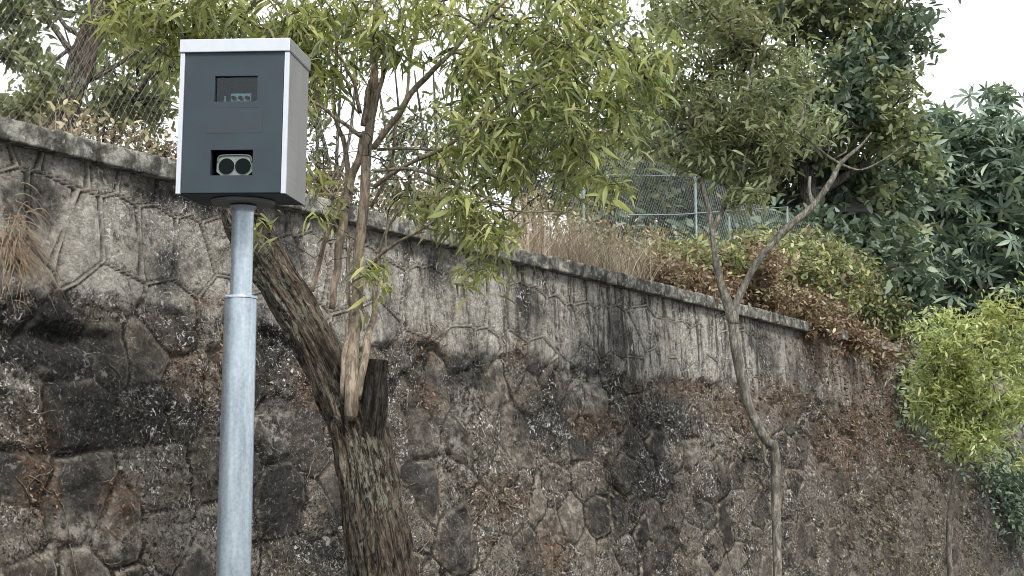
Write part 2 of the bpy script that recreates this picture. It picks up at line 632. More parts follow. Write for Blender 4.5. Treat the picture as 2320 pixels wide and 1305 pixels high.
# rendered upper band: grey beige with black streaks
cont = ramp(n, mid, [(0.30, 0.0), (0.70, 1.0)])
sp = ramp(n, noise(n, v, 15, 7, 0.8, 0.6), [(0.44, 0.0), (0.53, 1.0)])
cu = ramp(n, mid, [(0.36, (0.24, 0.222, 0.19)), (0.45, (0.52, 0.485, 0.415)), (0.62, (0.70, 0.66, 0.58))])
cu = mixc(n, mth(n, 'MULTIPLY', sp, 0.5), cu, (0.10, 0.09, 0.075))
cu = mixc(n, mth(n, 'MULTIPLY', ramp(n, strk, [(0.49, 0.0), (0.57, 0.9)]), attr(n, 'streaky')), cu, (0.05, 0.046, 0.040))
cu = mixc(n, mth(n, 'MULTIPLY', mth(n, 'MULTIPLY', ramp(n, strk, [(0.36, 1.0), (0.43, 0.0)]), 0.6), attr(n, 'streaky')), cu, (0.58, 0.56, 0.51))
blk = ramp(n, noise(n, v, 3.2, 7, 0.75, 0.5), [(0.54, 0.0), (0.60, 0.75)])
cu = mixc(n, blk, cu, mixc(n, sp, (0.12, 0.095, 0.07), (0.03, 0.026, 0.022)))
cu = mixc(n, mth(n, 'MULTIPLY', attr(n, 'ridge'), 0.8), cu, (0.56, 0.52, 0.44))
cu = mixc(n, mth(n, 'MULTIPLY', attr(n, 'groove'), 0.9), cu, (0.03, 0.026, 0.022))
# rubble below
tone = attr(n, 'tone')
cs = ramp(n, tone, [(0.0, (0.018, 0.018, 0.019)), (0.35, (0.045, 0.043, 0.041)), (0.65, (0.10, 0.089, 0.076)), (1.0, (0.29, 0.255, 0.21))])
cm = ramp(n, mid, [(0.36, 0.25), (0.5, 0.95), (0.62, 2.3)])
cs = mixc(n, 1.0, cs, cm, 'MULTIPLY')
notflat = mth(n, 'SUBTRACT', 1.0, mth(n, 'MULTIPLY', attr(n, 'flat'), 0.8))
cs = mixc(n, mth(n, 'MULTIPLY', ramp(n, fine, [(0.50, 0.0), (0.56, 0.85)]), notflat), cs, (0.020, 0.018, 0.016))
brn = ramp(n, noise(n, v, 2.4, 6, 0.7), [(0.45, 0.0), (0.62, 0.85)])
cs = mixc(n, mth(n, 'MULTIPLY', brn, notflat), cs, mixc(n, mid, (0.035, 0.029, 0.023), (0.27, 0.215, 0.16)))
cs = mixc(n, mth(n, 'MULTIPLY', attr(n, 'mort'), mth(n, 'MULTIPLY', notflat, 0.5)), cs, mixc(n, fine, (0.05, 0.043, 0.035), (0.42, 0.36, 0.29)))
cs = mixc(n, mth(n, 'MULTIPLY', attr(n, 'seam'), mth(n, 'MULTIPLY', ramp(n, noise(n, v, 4, 5, .7), [(.42, 0.2), (.55, 1.0)]), .85)), cs, mixc(n, sp, (0.55, 0.48, 0.38), (0.16, 0.13, 0.10)))
cs = mixc(n, mth(n, 'MULTIPLY', attr(n, 'joint'), 0.85), cs, (0.014, 0.012, 0.010))
col = mixc(n, attr(n, 'band'), cs, cu)
# stains with shapes of their own
dk = mth(n, 'MULTIPLY', attr(n, 'dark'), ramp(n, mid, [(0.38, 1.0), (0.66, 0.65)]))
col = mixc(n, dk, col, mixc(n, ramp(n, fine, [(.4, 0.0), (.6, 1.0)]), (0.060, 0.058, 0.056), (0.008, 0.008, 0.008)))
lt = mth(n, 'MULTIPLY', attr(n, 'lite'), ramp(n, noise(n, v, 9, 6, 0.75), [(0.46, 0.0), (0.58, 0.8)]))
col = mixc(n, lt, col, (0.46, 0.42, 0.36))
br = mth(n, 'MULTIPLY', attr(n, 'brown'), ramp(n, mid, [(0.4, 0.15), (0.6, 0.9)]))
col = mixc(n, br, col, mixc(n, fine, (0.028, 0.021, 0.016), (0.17, 0.125, 0.088)))
ru = mth(n, 'MULTIPLY', attr(n, 'rust'), ramp(n, noise(n, v, 14, 6, 0.75), [(0.44, 0.0), (0.55, 0.85)]))
col = mixc(n, ru, col, mixc(n, fine, (0.055, 0.034, 0.023), (0.34, 0.21, 0.13)))
# pale lichen flecks
gr1 = noise(n, v, 30, 5, 0.75, 1.0)
g1 = mth(n, 'MULTIPLY', ramp(n, gr1, [(0.52, 0.0), (0.57, 0.92)]), notflat)
notband = mth(n, 'SUBTRACT', 1.0, mth(n, 'MULTIPLY', attr(n, 'band'), 0.6))
col = mixc(n, mth(n, 'MULTIPLY', g1, notband), col, (0.014, 0.012, 0.010))
g2 = mth(n, 'MULTIPLY', ramp(n, gr1, [(0.36, 0.75), (0.43, 0.0)]), notflat)
col = mixc(n, mth(n, 'MULTIPLY', g2, ramp(n, noise(n, v, 2.1, 4, 0.6), [(0.4, 0.25), (0.6, 1.0)])), col, mixc(n, mid, (0.16, 0.13, 0.10), (0.46, 0.40, 0.32)))
fl = mth(n, 'MULTIPLY', ramp(n, noise(n, v, 15, 4, 0.6, 1.5), [(0.60, 0.0), (0.635, 1.0)]), notflat)
col = mixc(n, mth(n, 'MULTIPLY', fl, ramp(n, noise(n, v, 1.3, 4, 0.6), [(0.42, 0.2), (0.55, 1.0)])), col, (0.78, 0.76, 0.72))
lk = ramp(n, noise(n, v, 34, 3, 0.6, 0.8), [(0.585, 0.0), (0.625, 1.0)])
lr = ramp(n, noise(n, v, 1.6, 4, 0.6), [(0.42, 0.12), (0.6, 1.0)])
lk = mth(n, 'MULTIPLY', mth(n, 'MULTIPLY', lk, lr), notflat)
col = mixc(n, mth(n, 'MULTIPLY', lk, 0.85), col, (0.50, 0.49, 0.45))
n.links.new(col, p.inputs['Base Color'])
p.inputs['Roughness'].default_value = 0.95
p.inputs['Specular IOR Level'].default_value = 0.2
hh = mth(n, 'ADD', fine, mth(n, 'MULTIPLY', mid, 1.4))
bump(n, p, mth(n, 'SUBTRACT', hh, mth(n, 'MULTIPLY', gr1, 0.8)), 1.0, 0.05)

wall = link('retaining_wall', me, None, [m_wall])
wall.matrix_world = WM
tag(wall, 'tall old rubble stone retaining wall with lichen, running away to the right', 'wall')

# --- coping blocks
m_cop, n, p, o = mat('coping_concrete')
v = coord(n)
fine = noise(n, v, 26, 7, 0.75)
mid = noise(n, v, 6, 6, 0.7, 0.5)
stk = noise(n, mapping(n, v, (4.5, 4.5, 1.2)), 1.7, 6, 0.75, .8)
c = ramp(n, mid, [(0.40, (0.035, 0.032, 0.027)), (0.50, (0.12, 0.113, 0.095)), (0.62, (0.33, 0.32, 0.28))])
c = mixc(n, mth(n, 'MULTIPLY', ramp(n, stk, [(0.52, 0.0), (0.58, 0.85)]), ramp(n, noise(n, v, .7, 3), [(.45, .15), (.6, 1.0)])), c, (0.035, 0.034, 0.032))
c = mixc(n, ramp(n, fine, [(0.55, 0.0), (0.62, 0.7)]), c, (0.05, 0.042, 0.032))
c = mixc(n, ramp(n, noise(n, v, 11, 5, 0.7), [(0.57, 0.0), (0.63, 0.7)]), c, (0.36, 0.37, 0.31))
n.links.new(c, p.inputs['Base Color']); p.inputs['Roughness'].default_value = 0.95
bump(n, p, mth(n, 'ADD', fine, mid), 0.9, 0.02)

_, ct = wtz(0, 262, -0.20)
CH = ct - WTOP
prof = [(0.32, 0), (-0.20, 0), (-0.20, CH), (0.32, CH)]
pp = []
for (ax, az_), (bx, bz) in zip(prof, prof[1:] + prof[:1]):
    L = math.hypot(bx - ax, bz - az_)
    k = max(2, int(L / 0.02))
    for q in range(k):
        pp.append((ax + (bx - ax) * q / k, az_ + (bz - az_) * q / k))
pp = np.array(pp)
cen = pp.mean(0)
tj = wtz(225, 345, -0.20)[0]
edges = [tj]
while edges[-1] < 40: edges.append(edges[-1] + random.uniform(1.5, 2.1))
left = [tj]
while left[-1] > -6: left.append(left[-1] - random.uniform(1.5, 2.1))
edges = sorted(set(left + edges))
for k, (t0, t1) in enumerate(zip(edges[:-1], edges[1:])):
    ts = np.linspace(t0 + 0.022, t1 - 0.022, max(8, int((t1 - t0) / (0.02 if t0 < 14 else 0.05))))
    T2, U2 = np.meshgrid(ts, np.arange(len(pp)), indexing='ij')
    Yp, Zp = pp[U2, 0], pp[U2, 1]
    endr = sstep(0, .05, np.minimum(T2 - t0, t1 - T2))
    dy, dz = Yp - cen[0], Zp - cen[1]
    # rounded, chipped arrises
    er = np.maximum(0, 1 - np.hypot(np.abs(dy) - .26, np.abs(dz) - CH / 2) / .03) * .008
    nn = .035 * fbm(T2 * 3, Yp * 3 + Zp * 5, 0, 4, 50 + k) + .034 * fbm(T2 * 12, Yp * 12, Zp * 12, 4, 60) - er - .012 * (1 - endr)
    ln = np.hypot(dy, dz)
    Yp = Yp + dy / ln * nn; Zp = Zp + dz / ln * nn + random.uniform(-.012, .012)
    Zp = np.where(dz > 0, Zp, np.maximum(Zp, 0.004))
    V = np.stack([T2, Yp, Zp + WTOP], -1).reshape(-1, 3)
    m_, s_ = len(ts), len(pp)
    i = np.arange(m_ - 1)[:, None] * s_; j = np.arange(s_)[None, :]; j2 = (j + 1) % s_
    F = np.stack([i + j, i + j2, i + s_ + j2, i + s_ + j], -1).reshape(-1, 4)
    V = np.vstack([V, [[ts[0], cen[0], cen[1] + WTOP], [ts[-1], cen[0], cen[1] + WTOP]]])
    e = []
    for a in range(0, s_ - 1, 2):
        e.append([m_ * s_, (a + 2) % s_, a + 1, a])
        e.append([m_ * s_ + 1, (m_ - 1) * s_ + a, (m_ - 1) * s_ + a + 1, (m_ - 1) * s_ + (a + 2) % s_])
    ob = link('coping_block', np_mesh('coping_block', V, np.vstack([F, e]), False), None, [m_cop])
    ob.parent = wall

# ---------------------------------------------------------------- speed camera on its post
BX, BY, BZ, BH, BD, BYAW, BPIT, BROL = -1.15462189, 5.68171991, 2.78872112, 0.59334381, 0.3238994, -0.10480265, 0.0371358, 0.01712878
BM = Matrix.Translation((BX, BY, BZ)) @ Matrix.Rotation(BYAW, 4, 'Z') @ Matrix.Rotation(BPIT, 4, 'X') @ Matrix.Rotation(BROL, 4, 'Y')
BW = 0.46

m_slate = plain('slate_paint', (0.029, 0.042, 0.053), 0.55, 0, 0.12, 6, 0.03, 0.4)
m_silver = plain('silver_trim', (0.56, 0.58, 0.62), 0.42, 0.3, 0.04, 30, 0.03)
m_side, n, p, o = mat('brushed_side')
v = coord(n)
c = ramp(n, noise(n, mapping(n, v, (3, 3, 1)), 1.5, 4), [(0.3, (0.17, 0.167, 0.158)), (0.7, (0.25, 0.243, 0.23))])
n.links.new(c, p.inputs['Base Color']); p.inputs['Metallic'].default_value = 0.55
n.links.new(ramp(n, noise(n, mapping(n, v, (2, 2, 60)), 4, 4), [(0.3, 0.38), (0.7, 0.55)]), p.inputs['Roughness'])
m_black = plain('black_plastic', (0.010, 0.011, 0.012), 0.8, 0, 0.1, 6, 0.0, 0.1)
m_lens = plain('lens_glass', (0.006, 0.009, 0.009), 0.35, 0, 0.02, 10, 0.0, 0.05)
m_lensring = plain('lens_bezel', (0.17, 0.205, 0.185), 0.4, 0.1, 0.08, 30, 0.05)
m_flash = plain('flash_reflector', (0.62, 0.66, 0.68), 0.25, 0.7, 0.2, 60, 0.5)
m_pane, n, p, o = mat('window_glass')
p.inputs['Base Color'].default_value = (0.8, 0.86, 0.88, 1); p.inputs['Roughness'].default_value = 0.02
gl = N(n, 'ShaderNodeBsdfGlossy'); gl.inputs['Roughness'].default_value = 0.02
tr = N(n, 'ShaderNodeBsdfTransparent'); tr.inputs[0].default_value = (0.62, 0.70, 0.70, 1)
fr = N(n, 'ShaderNodeFresnel'); fr.inputs[0].default_value = 1.45
ms = N(n, 'ShaderNodeMixShader')
n.links.new(fr.outputs[0], ms.inputs[0]); n.links.new(tr.outputs[0], ms.inputs[1]); n.links.new(gl.outputs[0], ms.inputs[2])
n.links.new(ms.outputs[0], o.inputs[0])
m_galv, n, p, o = mat('galvanised_steel')
v = coord(n)
vor = N(n, 'ShaderNodeTexVoronoi'); vor.inputs['Scale'].default_value = 70
n.links.new(v, vor.inputs['Vector'])
a = noise(n, mapping(n, v, (1, 1, .12)), 30, 5)
c = mixc(n, 0.25, ramp(n, a, [(0.3, (0.27, 0.32, 0.355)), (0.7, (0.47, 0.535, 0.575))]), vor.outputs['Distance'], 'SOFT_LIGHT')
c = mixc(n, ramp(n, noise(n, v, 120, 3), [(0.68, 0.0), (0.74, 0.6)]), c, (0.75, 0.78, 0.8))
n.links.new(c, p.inputs['Base Color']); p.inputs['Metallic'].default_value = 0.7
n.links.new(ramp(n, noise(n, v, 25, 4), [(0.3, 0.24), (0.7, 0.38)]), p.inputs['Roughness'])
bump(n, p, a, 0.12, 0.003)

CAMLOC = (-1.139, 5.8817, 0)
sc = empty('speed_camera', CAMLOC, 'roadside speed camera, dark grey box with silver edges on a galvanised steel post', 'speed camera')


def bm_link(name, bm, m, parent, M=None, bevel=0.0, smooth=False):
    if bevel:
        bmesh.ops.bevel(bm, geom=[e for e in bm.edges if e.calc_face_angle(0) > 0.6], offset=bevel, segments=2, affect='EDGES', profile=0.7)
    if M is not None: bm.transform(M)
    bmesh.ops.recalc_face_normals(bm, faces=bm.faces)
    me = bpy.data.meshes.new(name)
    bm.to_mesh(me); bm.free()
    if smooth:
        for q in me.polygons: q.use_smooth = True
    return link(name, me, parent, [m])


def bbox(lo, hi, bm=None):
    bm = bm or bmesh.new()
    r = bmesh.ops.create_cube(bm, size=1)
    for vv in r['verts']:
        vv.co = Vector([lo[k] + (vv.co[k] + .5) * (hi[k] - lo[k]) for k in range(3)])
    return bm


def bcyl(r0, r1, z0, z1, seg=48, bm=None, cap=True):
    bm = bm or bmesh.new()
    bmesh.ops.create_cone(bm, cap_ends=cap, segments=seg, radius1=r0, radius2=r1, depth=z1 - z0, matrix=Matrix.Translation((0, 0, (z0 + z1) / 2)))
    return bm


# post: three sections
PX, PY = CAMLOC[0], CAMLOC[1]
ztop = BZ - 0.005
zs = at(543, 672, PY)[2]
rl = 37.0 / FPX * math.hypot(PY, 1.2) * 0.985
ru_ = 25.0 / FPX * math.hypot(PY, 1.2) * 0.985
def shaft(name, prof, m, parent, seg=56):
    V = []; th = np.linspace(0, 2 * math.pi, seg, endpoint=False)
    for r, z in prof: V.append(np.stack([PX + r * np.cos(th), PY + r * np.sin(th), np.full(seg, z)], -1))
    k = len(prof); V = np.vstack(V)
    i = np.arange(k - 1)[:, None] * seg; j = np.arange(seg)[None, :]; j2 = (j + 1) % seg
    F = np.stack([i + j, i + j2, i + seg + j2, i + seg + j], -1).reshape(-1, 4)
    me = np_mesh(name, V, F)
    me.set_sharp_from_angle(angle=R(35))
    return link(name, me, parent, [m])
shaft('lower_post', [(rl + .002, 0.0), (rl + .002, 1.5), (rl, 2.0), (rl - .001, zs - .012), (rl + .003, zs - .010), (rl + .003, zs - .003), (rl + .001, zs), (ru_ + .001, zs + .001)], m_galv, sc)
shaft('upper_post', [(ru_, zs - .3), (ru_, zs + .1), (ru_ - .0005, ztop - .04), (ru_ + .004, ztop - .022), (ru_ + .012, ztop - .012)], m_galv, sc)
bp = shaft('base_plate', [(0.001, 0.0), (.16, 0.002), (.16, .018), (rl, .019)], m_galv, sc)
fb = bcyl(0.13, 0.136, -0.014, -0.001, 64)
fc = (BM.inverted() @ Vector((PX, PY, BZ)))
fl = bm_link('mounting_flange', fb, plain('flange_grey', (0.16, 0.165, 0.165), .5, .3), sc, BM @ Matrix.Translation((fc.x, fc.y, 0)), 0.002)

# housing; local x right, y into depth, z up, origin bottom front middle
H = BH
LIDZ = H - 0.0
def lb(name, lo, hi, m, bevel=0.004, parent=sc, extra=None):
    bm = bbox(lo, hi)
    if extra: extra(bm)
    return bm_link(name, bm, m, parent, BM, bevel)
TR_ = 0.021
core = bmesh.new()
x0, x1 = -BW / 2 + TR_, BW / 2 - TR_
def U(px): return ((px - 356) / 496.0) * BW          # crop pixel -> local x
def Zc(py): return (780 - py) / 645.0 * H
holes = [(U(268), U(463), Zc(362), Zc(245)), (U(260), U(452), Zc(698), Zc(582))]
def panel(bm, x0, x1, z0, z1, y, th, holes):
    xs = sorted({x0, x1, *[h[0] for h in holes], *[h[1] for h in holes]})
    zs_ = sorted({z0, z1, *[h[2] for h in holes], *[h[3] for h in holes]})
    vd = {}
    def vt(x, z, yy):
        k = (round(x, 5), round(z, 5), round(yy, 5))
        if k not in vd: vd[k] = bm.verts.new((x, yy, z))
        return vd[k]
    def solid(i, j):
        if not (0 <= i < len(xs) - 1 and 0 <= j < len(zs_) - 1): return False
        cx, cz = (xs[i] + xs[i + 1]) / 2, (zs_[j] + zs_[j + 1]) / 2
        return not any(h[0] < cx < h[1] and h[2] < cz < h[3] for h in holes)
    for i in range(len(xs) - 1):
        for j in range(len(zs_) - 1):
            if not solid(i, j): continue
            a, b, c, d = xs[i], xs[i + 1], zs_[j], zs_[j + 1]
            bm.faces.new([vt(a, c, y), vt(b, c, y), vt(b, d, y), vt(a, d, y)])
            bm.faces.new([vt(a, d, y + th), vt(b, d, y + th), vt(b, c, y + th), vt(a, c, y + th)])
            for ii, jj, (p_, q_) in ((i - 1, j, ((a, c), (a, d))), (i + 1, j, ((b, d), (b, c))), (i, j - 1, ((b, c), (a, c))), (i, j + 1, ((a, d), (b, d)))):
                if not solid(ii, jj):
                    bm.faces.new([vt(p_[0], p_[1], y), vt(q_[0], q_[1], y), vt(q_[0], q_[1], y + th), vt(p_[0], p_[1], y + th)])
panel(core, x0, x1, 0.004, H - .003, 0.0, 0.022, holes)
fp = bm_link('front_panel', core, m_slate, sc, BM, 0.0012)
# two printed seam lines / proud plates on the front
pl = lb('cover_plate', (U(237), -0.0009, Zc(506)), (U(492), 0.0, Zc(394)), plain('plate_paint', (0.032, 0.044, 0.054), .6, 0, .05, 12, .03, .4), 0.0003, fp)
lb('cover_plate', (U(262), -0.0006, Zc(391)), (U(468), 0.0, Zc(366)), m_slate, 0.0002, fp)
# underside and back
bot = lb('floor_panel', (-BW / 2 + .006, 0.0225, 0.002), (BW / 2 - .006, BD - .003, 0.012), m_slate, 0.002)
lb('back_panel', (-BW / 2 + .006, BD - .012, 0.0125), (BW / 2 - .006, BD - .003, H - .003), m_side, 0.002)
for s in (-1, 1):
    a, b = sorted((s * (BW / 2), s * (BW / 2 - 0.005)))
    sp = lb('side_panel', (a, 0.010, 0.0), (b, BD, H - 0.004), m_side, 0.0015)
    a, b = sorted((s * (BW / 2 + .001), s * (BW / 2 - TR_ + .003)))
    lb('edge_trim', (a, -0.006, -0.001), (b, 0.0095, H - 0.0035), m_silver, 0.0022, sp)
# lid: skirt plus shallow crown
LH = 32 / 247 * BW
lid = bbox((-BW / 2 - .004, -0.012, H - .001), (BW / 2 + .004, BD + .006, H + LH - .006))
lo_ = bm_link('lid', lid, m_silver, sc, BM, 0.0035)
lid_side = lb('lid_side', (BW / 2 + .0045, -.006, H + .001), (BW / 2 + .006, BD + .004, H + LH - .010), m_side, 0.0005, lo_)
# windows: recess, pane, instruments
for k, (a, b, c, d) in enumerate(holes):
    rb = bmesh.new()
    dp = 0.12
    vs = [rb.verts.new(q) for q in ((a - .004, .0225, c - .004), (b + .004, .0225, c - .004), (b + .004, .0225, d + .004), (a - .004, .0225, d + .004),
                                    (a - .004, dp, c - .004), (b + .004, dp, c - .004), (b + .004, dp, d + .004), (a - .004, dp, d + .004))]
    for f_ in ((0, 1, 5, 4), (1, 2, 6, 5), (2, 3, 7, 6), (3, 0, 4, 7), (4, 5, 6, 7)):
        rb.faces.new([vs[q] for q in f_])
    wn = bm_link('camera_window' if k == 0 else 'sensor_window', rb, m_black, sc, BM)
    if k == 0:
        lb('pane', (a + .0006, .014, c + .0006), (b - .0006, .017, d - .0006), m_pane, 0, wn)
        # flash unit: reflector tray with lamp heads
        fx0, fx1, fz0, fz1 = U(325), U(420), Zc(362), Zc(312)
        lb('flash_unit', (fx0, .05, fz0), (fx1, .075, fz1), m_flash, 0.003, wn)
        for q in range(3):
            cx = fx0 + (fx1 - fx0) * (q + .5) / 3
            bm2 = bcyl(.0085, .0085, 0, .014, 20)
            bm_link('lamp', bm2, m_lens, wn, BM @ Matrix.Translation((cx, .036, (fz0 + fz1) / 2 + .002)) @ Matrix.Rotation(-math.pi / 2, 4, 'X'), 0.001)
        lb('bracket', (U(290), .06, Zc(361)), (U(300), .09, Zc(322)), m_flash, 0.001, wn)
        lb('bracket', (U(440), .06, Zc(361)), (U(452), .09, Zc(340)), m_side, 0.001, wn)
    else:
        # twin-lens range sensor in a rounded bezel
        cz = (Zc(655)); L, Rr = U(330), U(405); rad = 36.5 / 496 * BW
        bm2 = bmesh.new()
        xa, xb, za, zb, ch = U(284), U(448), Zc(700) + .001, Zc(604), .022
        outl = [(xa + ch, za), (xb - ch, za), (xb, za + ch * .8), (xb, zb - ch), (xb - ch, zb), (xa + ch, zb), (xa, zb - ch), (xa, za + ch * .8)]
        vs0 = [bm2.verts.new((x, .013, z)) for x, z in outl]
        fce = bm2.faces.new(vs0)
        rr = bmesh.ops.extrude_face_region(bm2, geom=[fce])
        for g_ in rr['geom']:
            if isinstance(g_, bmesh.types.BMVert): g_.co.y = .06
        bz = bm_link('bezel', bm2, m_lensring, wn, BM, 0.004)
        for cx in (L, Rr):
            # raised rim ring
            mb = MB()
            th = np.linspace(0, 2 * math.pi, 40)
            ring = np.stack([cx + (rad + .0005) * np.cos(th), np.full(40, .013), cz + (rad + .0005) * np.sin(th)], -1)
            mb.tube(ring, .0018, 8)
            Vr = np.vstack(mb.V); Vr = np.array([BM @ Vector(q) for q in Vr]); mb.V = [Vr]
            mb.F = [np.vstack(mb.F)]
            mb.build('lens_rim', m_lensring, wn)
            bm2 = bcyl(rad, rad * .96, 0, .006, 40)
            bm_link('lens', bm2, m_lens, wn, BM @ Matrix.Translation((cx, .0125, cz)) @ Matrix.Rotation(math.pi / 2, 4, 'X') @ Matrix.Translation((0, 0, -.003)), 0.0005)
            # brow above each pair
        mb = MB()
        yy = .007
        arc = [(xa + .004, zb - .030), (xa + .008, zb - .010), (xa + .028, zb - .001), (xb - .028, zb - .001), (xb - .008, zb - .010), (xb - .004, zb - .030)]
        P3 = np.array([BM @ Vector((x, yy + .004, z)) for x, z in arc])
        mb.tube(spline(P3, 24), .0035, 8)
        mb.build('brow', plain('bezel_brow', (0.09, 0.115, 0.10), .5), wn)
    # black sealing gasket round the opening
# leaf debris and a small latch on the lid

# ---------------------------------------------------------------- foliage tools
def tmpl_long(wd=0.11, droop=0.32, fold=0.03):
    xs = [0, .18, .45, .75, 1.0]; hw = [.012, wd * .75, wd, wd * .6, .006]
    V = []
    for x, h in zip(xs, hw):
        z = -droop * x * x
        V += [(x, -h, z + fold * (h / wd)), (x, 0, z), (x, h, z + fold * (h / wd))]
    F = []
    for k in range(4):
        a = k * 3
        F += [(a, a + 1, a + 4, a + 3), (a + 1, a + 2, a + 5, a + 4)]
    return np.array(V), np.array(F)


def tmpl_small(wd=0.22, droop=0.18):
    V = [(0, -.02, 0), (0, .02, 0), (.5, -wd, -droop * .25 + .03), (.5, wd, -droop * .25 + .03), (1, -.01, -droop), (1, .01, -droop), (.5, 0, -droop * .25)]
    F = [(0, 2, 6, 1), (1, 6, 3, 1), (2, 4, 5, 6), (6, 5, 5, 3)]
    V = [(0, 0, 0), (.45, -wd, -droop * .2 + .04), (.45, 0, -droop * .2), (.45, wd, -droop * .2 + .04), (1, 0, -droop), (.2, -wd * .7, .02), (.2, wd * .7, .02), (.75, -wd * .7, -droop * .55 + .02), (.75, wd * .7, -droop * .55 + .02)]
    F = [(0, 5, 1, 2), (0, 2, 3, 6), (2, 1, 7, 4), (2, 4, 8, 3)]
    return np.array(V, float), np.array(F)


def tmpl_palmate(nl=7, fingers=0.62):
    """deeply lobed leaf blade of several pointed fingers joined at the centre"""
    V, F = [], []
    for k in range(nl):
        a = math.radians(-150 + 300 * k / (nl - 1))
        L = 1.0 - 0.35 * abs(k - (nl - 1) / 2) / ((nl - 1) / 2)
        c, s_ = math.cos(a), math.sin(a)
        b = len(V)
        for (x, y, z) in ((0, 0, 0), (.35 * L, -.10, -.02), (.4 * L, 0, -.05), (.35 * L, .10, -.02), (.75 * L, -.085, -.12), (.75 * L, .085, -.12), (L, 0, -.28)):
            V.append((x * c - y * s_, x * s_ + y * c, z))
        F += [(b, b + 1, b + 2, b + 3), (b + 1, b + 4, b + 6, b + 2), (b + 2, b + 6, b + 5, b + 3)]
    return np.array(V), np.array(F)


T_LONG, T_SLIM, T_BROAD, T_SMALL, T_PALM = tmpl_long(0.095, 0.38), tmpl_long(0.075, 0.5), tmpl_long(0.17, 0.25), tmpl_small(), tmpl_palmate()
T_NARROW = tmpl_small(0.13, 0.25)


def unit(v):
    return v / (np.linalg.norm(v, axis=-1, keepdims=True) + 1e-9)


def leaf_arrays(P, D, S, tm, roll=0.6, rg=rng):
    """P positions, D directions, S sizes; leaf upper side kept roughly upward"""
    V0, F0 = tm
    D = unit(D)
    up = np.array([0, 0, 1.0]) + rg.normal(0, roll, D.shape)
    side = unit(np.cross(up, D))
    nrm = np.cross(D, side)
    V = P[:, None, :] + S[:, None, None] * (V0[None, :, 0:1] * D[:, None, :] + V0[None, :, 1:2] * side[:, None, :] + V0[None, :, 2:3] * nrm[:, None, :])
    n, k = V.shape[:2]
    F = F0[None] + (np.arange(n) * k)[:, None, None]
    return V.reshape(-1, 3), F.reshape(-1, 4)


def grow(skel, targets, step, tw, jit=0.12, base_cap=None):
    """branches from skeleton nodes to every target; returns list of (pts, radii) paths"""
    S = [np.asarray(q, float) for q in skel]
    nodes = np.vstack([q[:, :3] for q in S]); rad = np.concatenate([q[:, 3] for q in S])
    n0 = len(nodes)
    parent = [-1] * n0
    cap = n0 + len(targets) * 16
    N_ = np.zeros((cap, 3)); N_[:n0] = nodes; cnt = n0
    d = np.array([np.min(np.linalg.norm(nodes - t, axis=1)) for t in targets])
    order = np.argsort(d)
    paths = []
    for ti in order:
        t = targets[ti]
        dist = np.linalg.norm(N_[:cnt] - t, axis=1)
        # prefer to join below
        score = dist + 0.25 * np.maximum(0, N_[:cnt, 2] - t[2])
        k = int(np.argmin(score)); L = dist[k]
        m = int(min(12, max(2, math.ceil(L / step))))
        a = N_[k]
        if k >= n0 and parent[k] >= 0:
            pd = unit(a - N_[parent[k]])
        else:
            pd = unit(t - a)
        ctrl = a + (unit(pd + unit(t - a)) * L * 0.45) + np.array([0, 0, 0.12 * L]) + rng.normal(0, jit * L, 3) * 0.6
        idx = [k]
        for q in range(1, m + 1):
            u = q / m
            pt = (1 - u) ** 2 * a + 2 * u * (1 - u) * ctrl + u * u * t
            if q < m: pt = pt + rng.normal(0, jit * L * .12, 3)
            if cnt >= cap: break
            N_[cnt] = pt; parent.append(idx[-1]); idx.append(cnt); cnt += 1
        paths.append(idx)
    c = np.zeros(cnt)
    for idx in paths: c[idx[-1]] += 1
    for k in range(cnt - 1, n0 - 1, -1):
        c[parent[k]] += c[k]
    out = []
    for idx in paths:
        r = tw * np.maximum(1, c[idx]) ** 0.42
        r[-1] *= .7
        lim = rad[idx[0]] * 0.7 if idx[0] < n0 else tw * max(1, c[idx[1]]) ** .42 * 1.02
        r = np.minimum(r, max(lim, tw)); 
        out.append((N_[idx], r))
    return out


def pxpath(pts, Y=None):
    """pts rows (px, py, width_px[, Y]) -> (x,y,z,r)"""
    o_ = []
    for q in pts:
        yy = q[3] if len(q) > 3 else Y
        P = at(q[0], q[1], yy)
        o_.append([*P, q[2] / 2 / FPX * yy])
    return np.array(o_)


def dense(path, step):
    L = np.linalg.norm(np.diff(path[:, :3], axis=0), axis=1).sum()
    return spline(path, max(4, int(L / step)))


def blob_points(blobs, clump=0.22, per=9, frac=1.0):
    """blobs: (px, py, rx, ry, Y, dy, n): clustered points in ellipsoids"""
    P = []
    for px, py, rx, ry, Y, dy, nn in blobs:
        nn = max(2, int(nn * frac))
        c0 = at(px, py, Y)
        ax = np.array([rx / FPX * Y, dy, ry / FPX * Y])
        k = max(3, nn // per)
        u = unit(rng.normal(0, 1, (k, 3))) * rng.random((k, 1)) ** 0.4
        pick = rng.integers(0, k, nn)
        q = u[pick] + rng.normal(0, clump, (nn, 3))
        P.append(c0 + q * ax)
    return np.vstack(P)


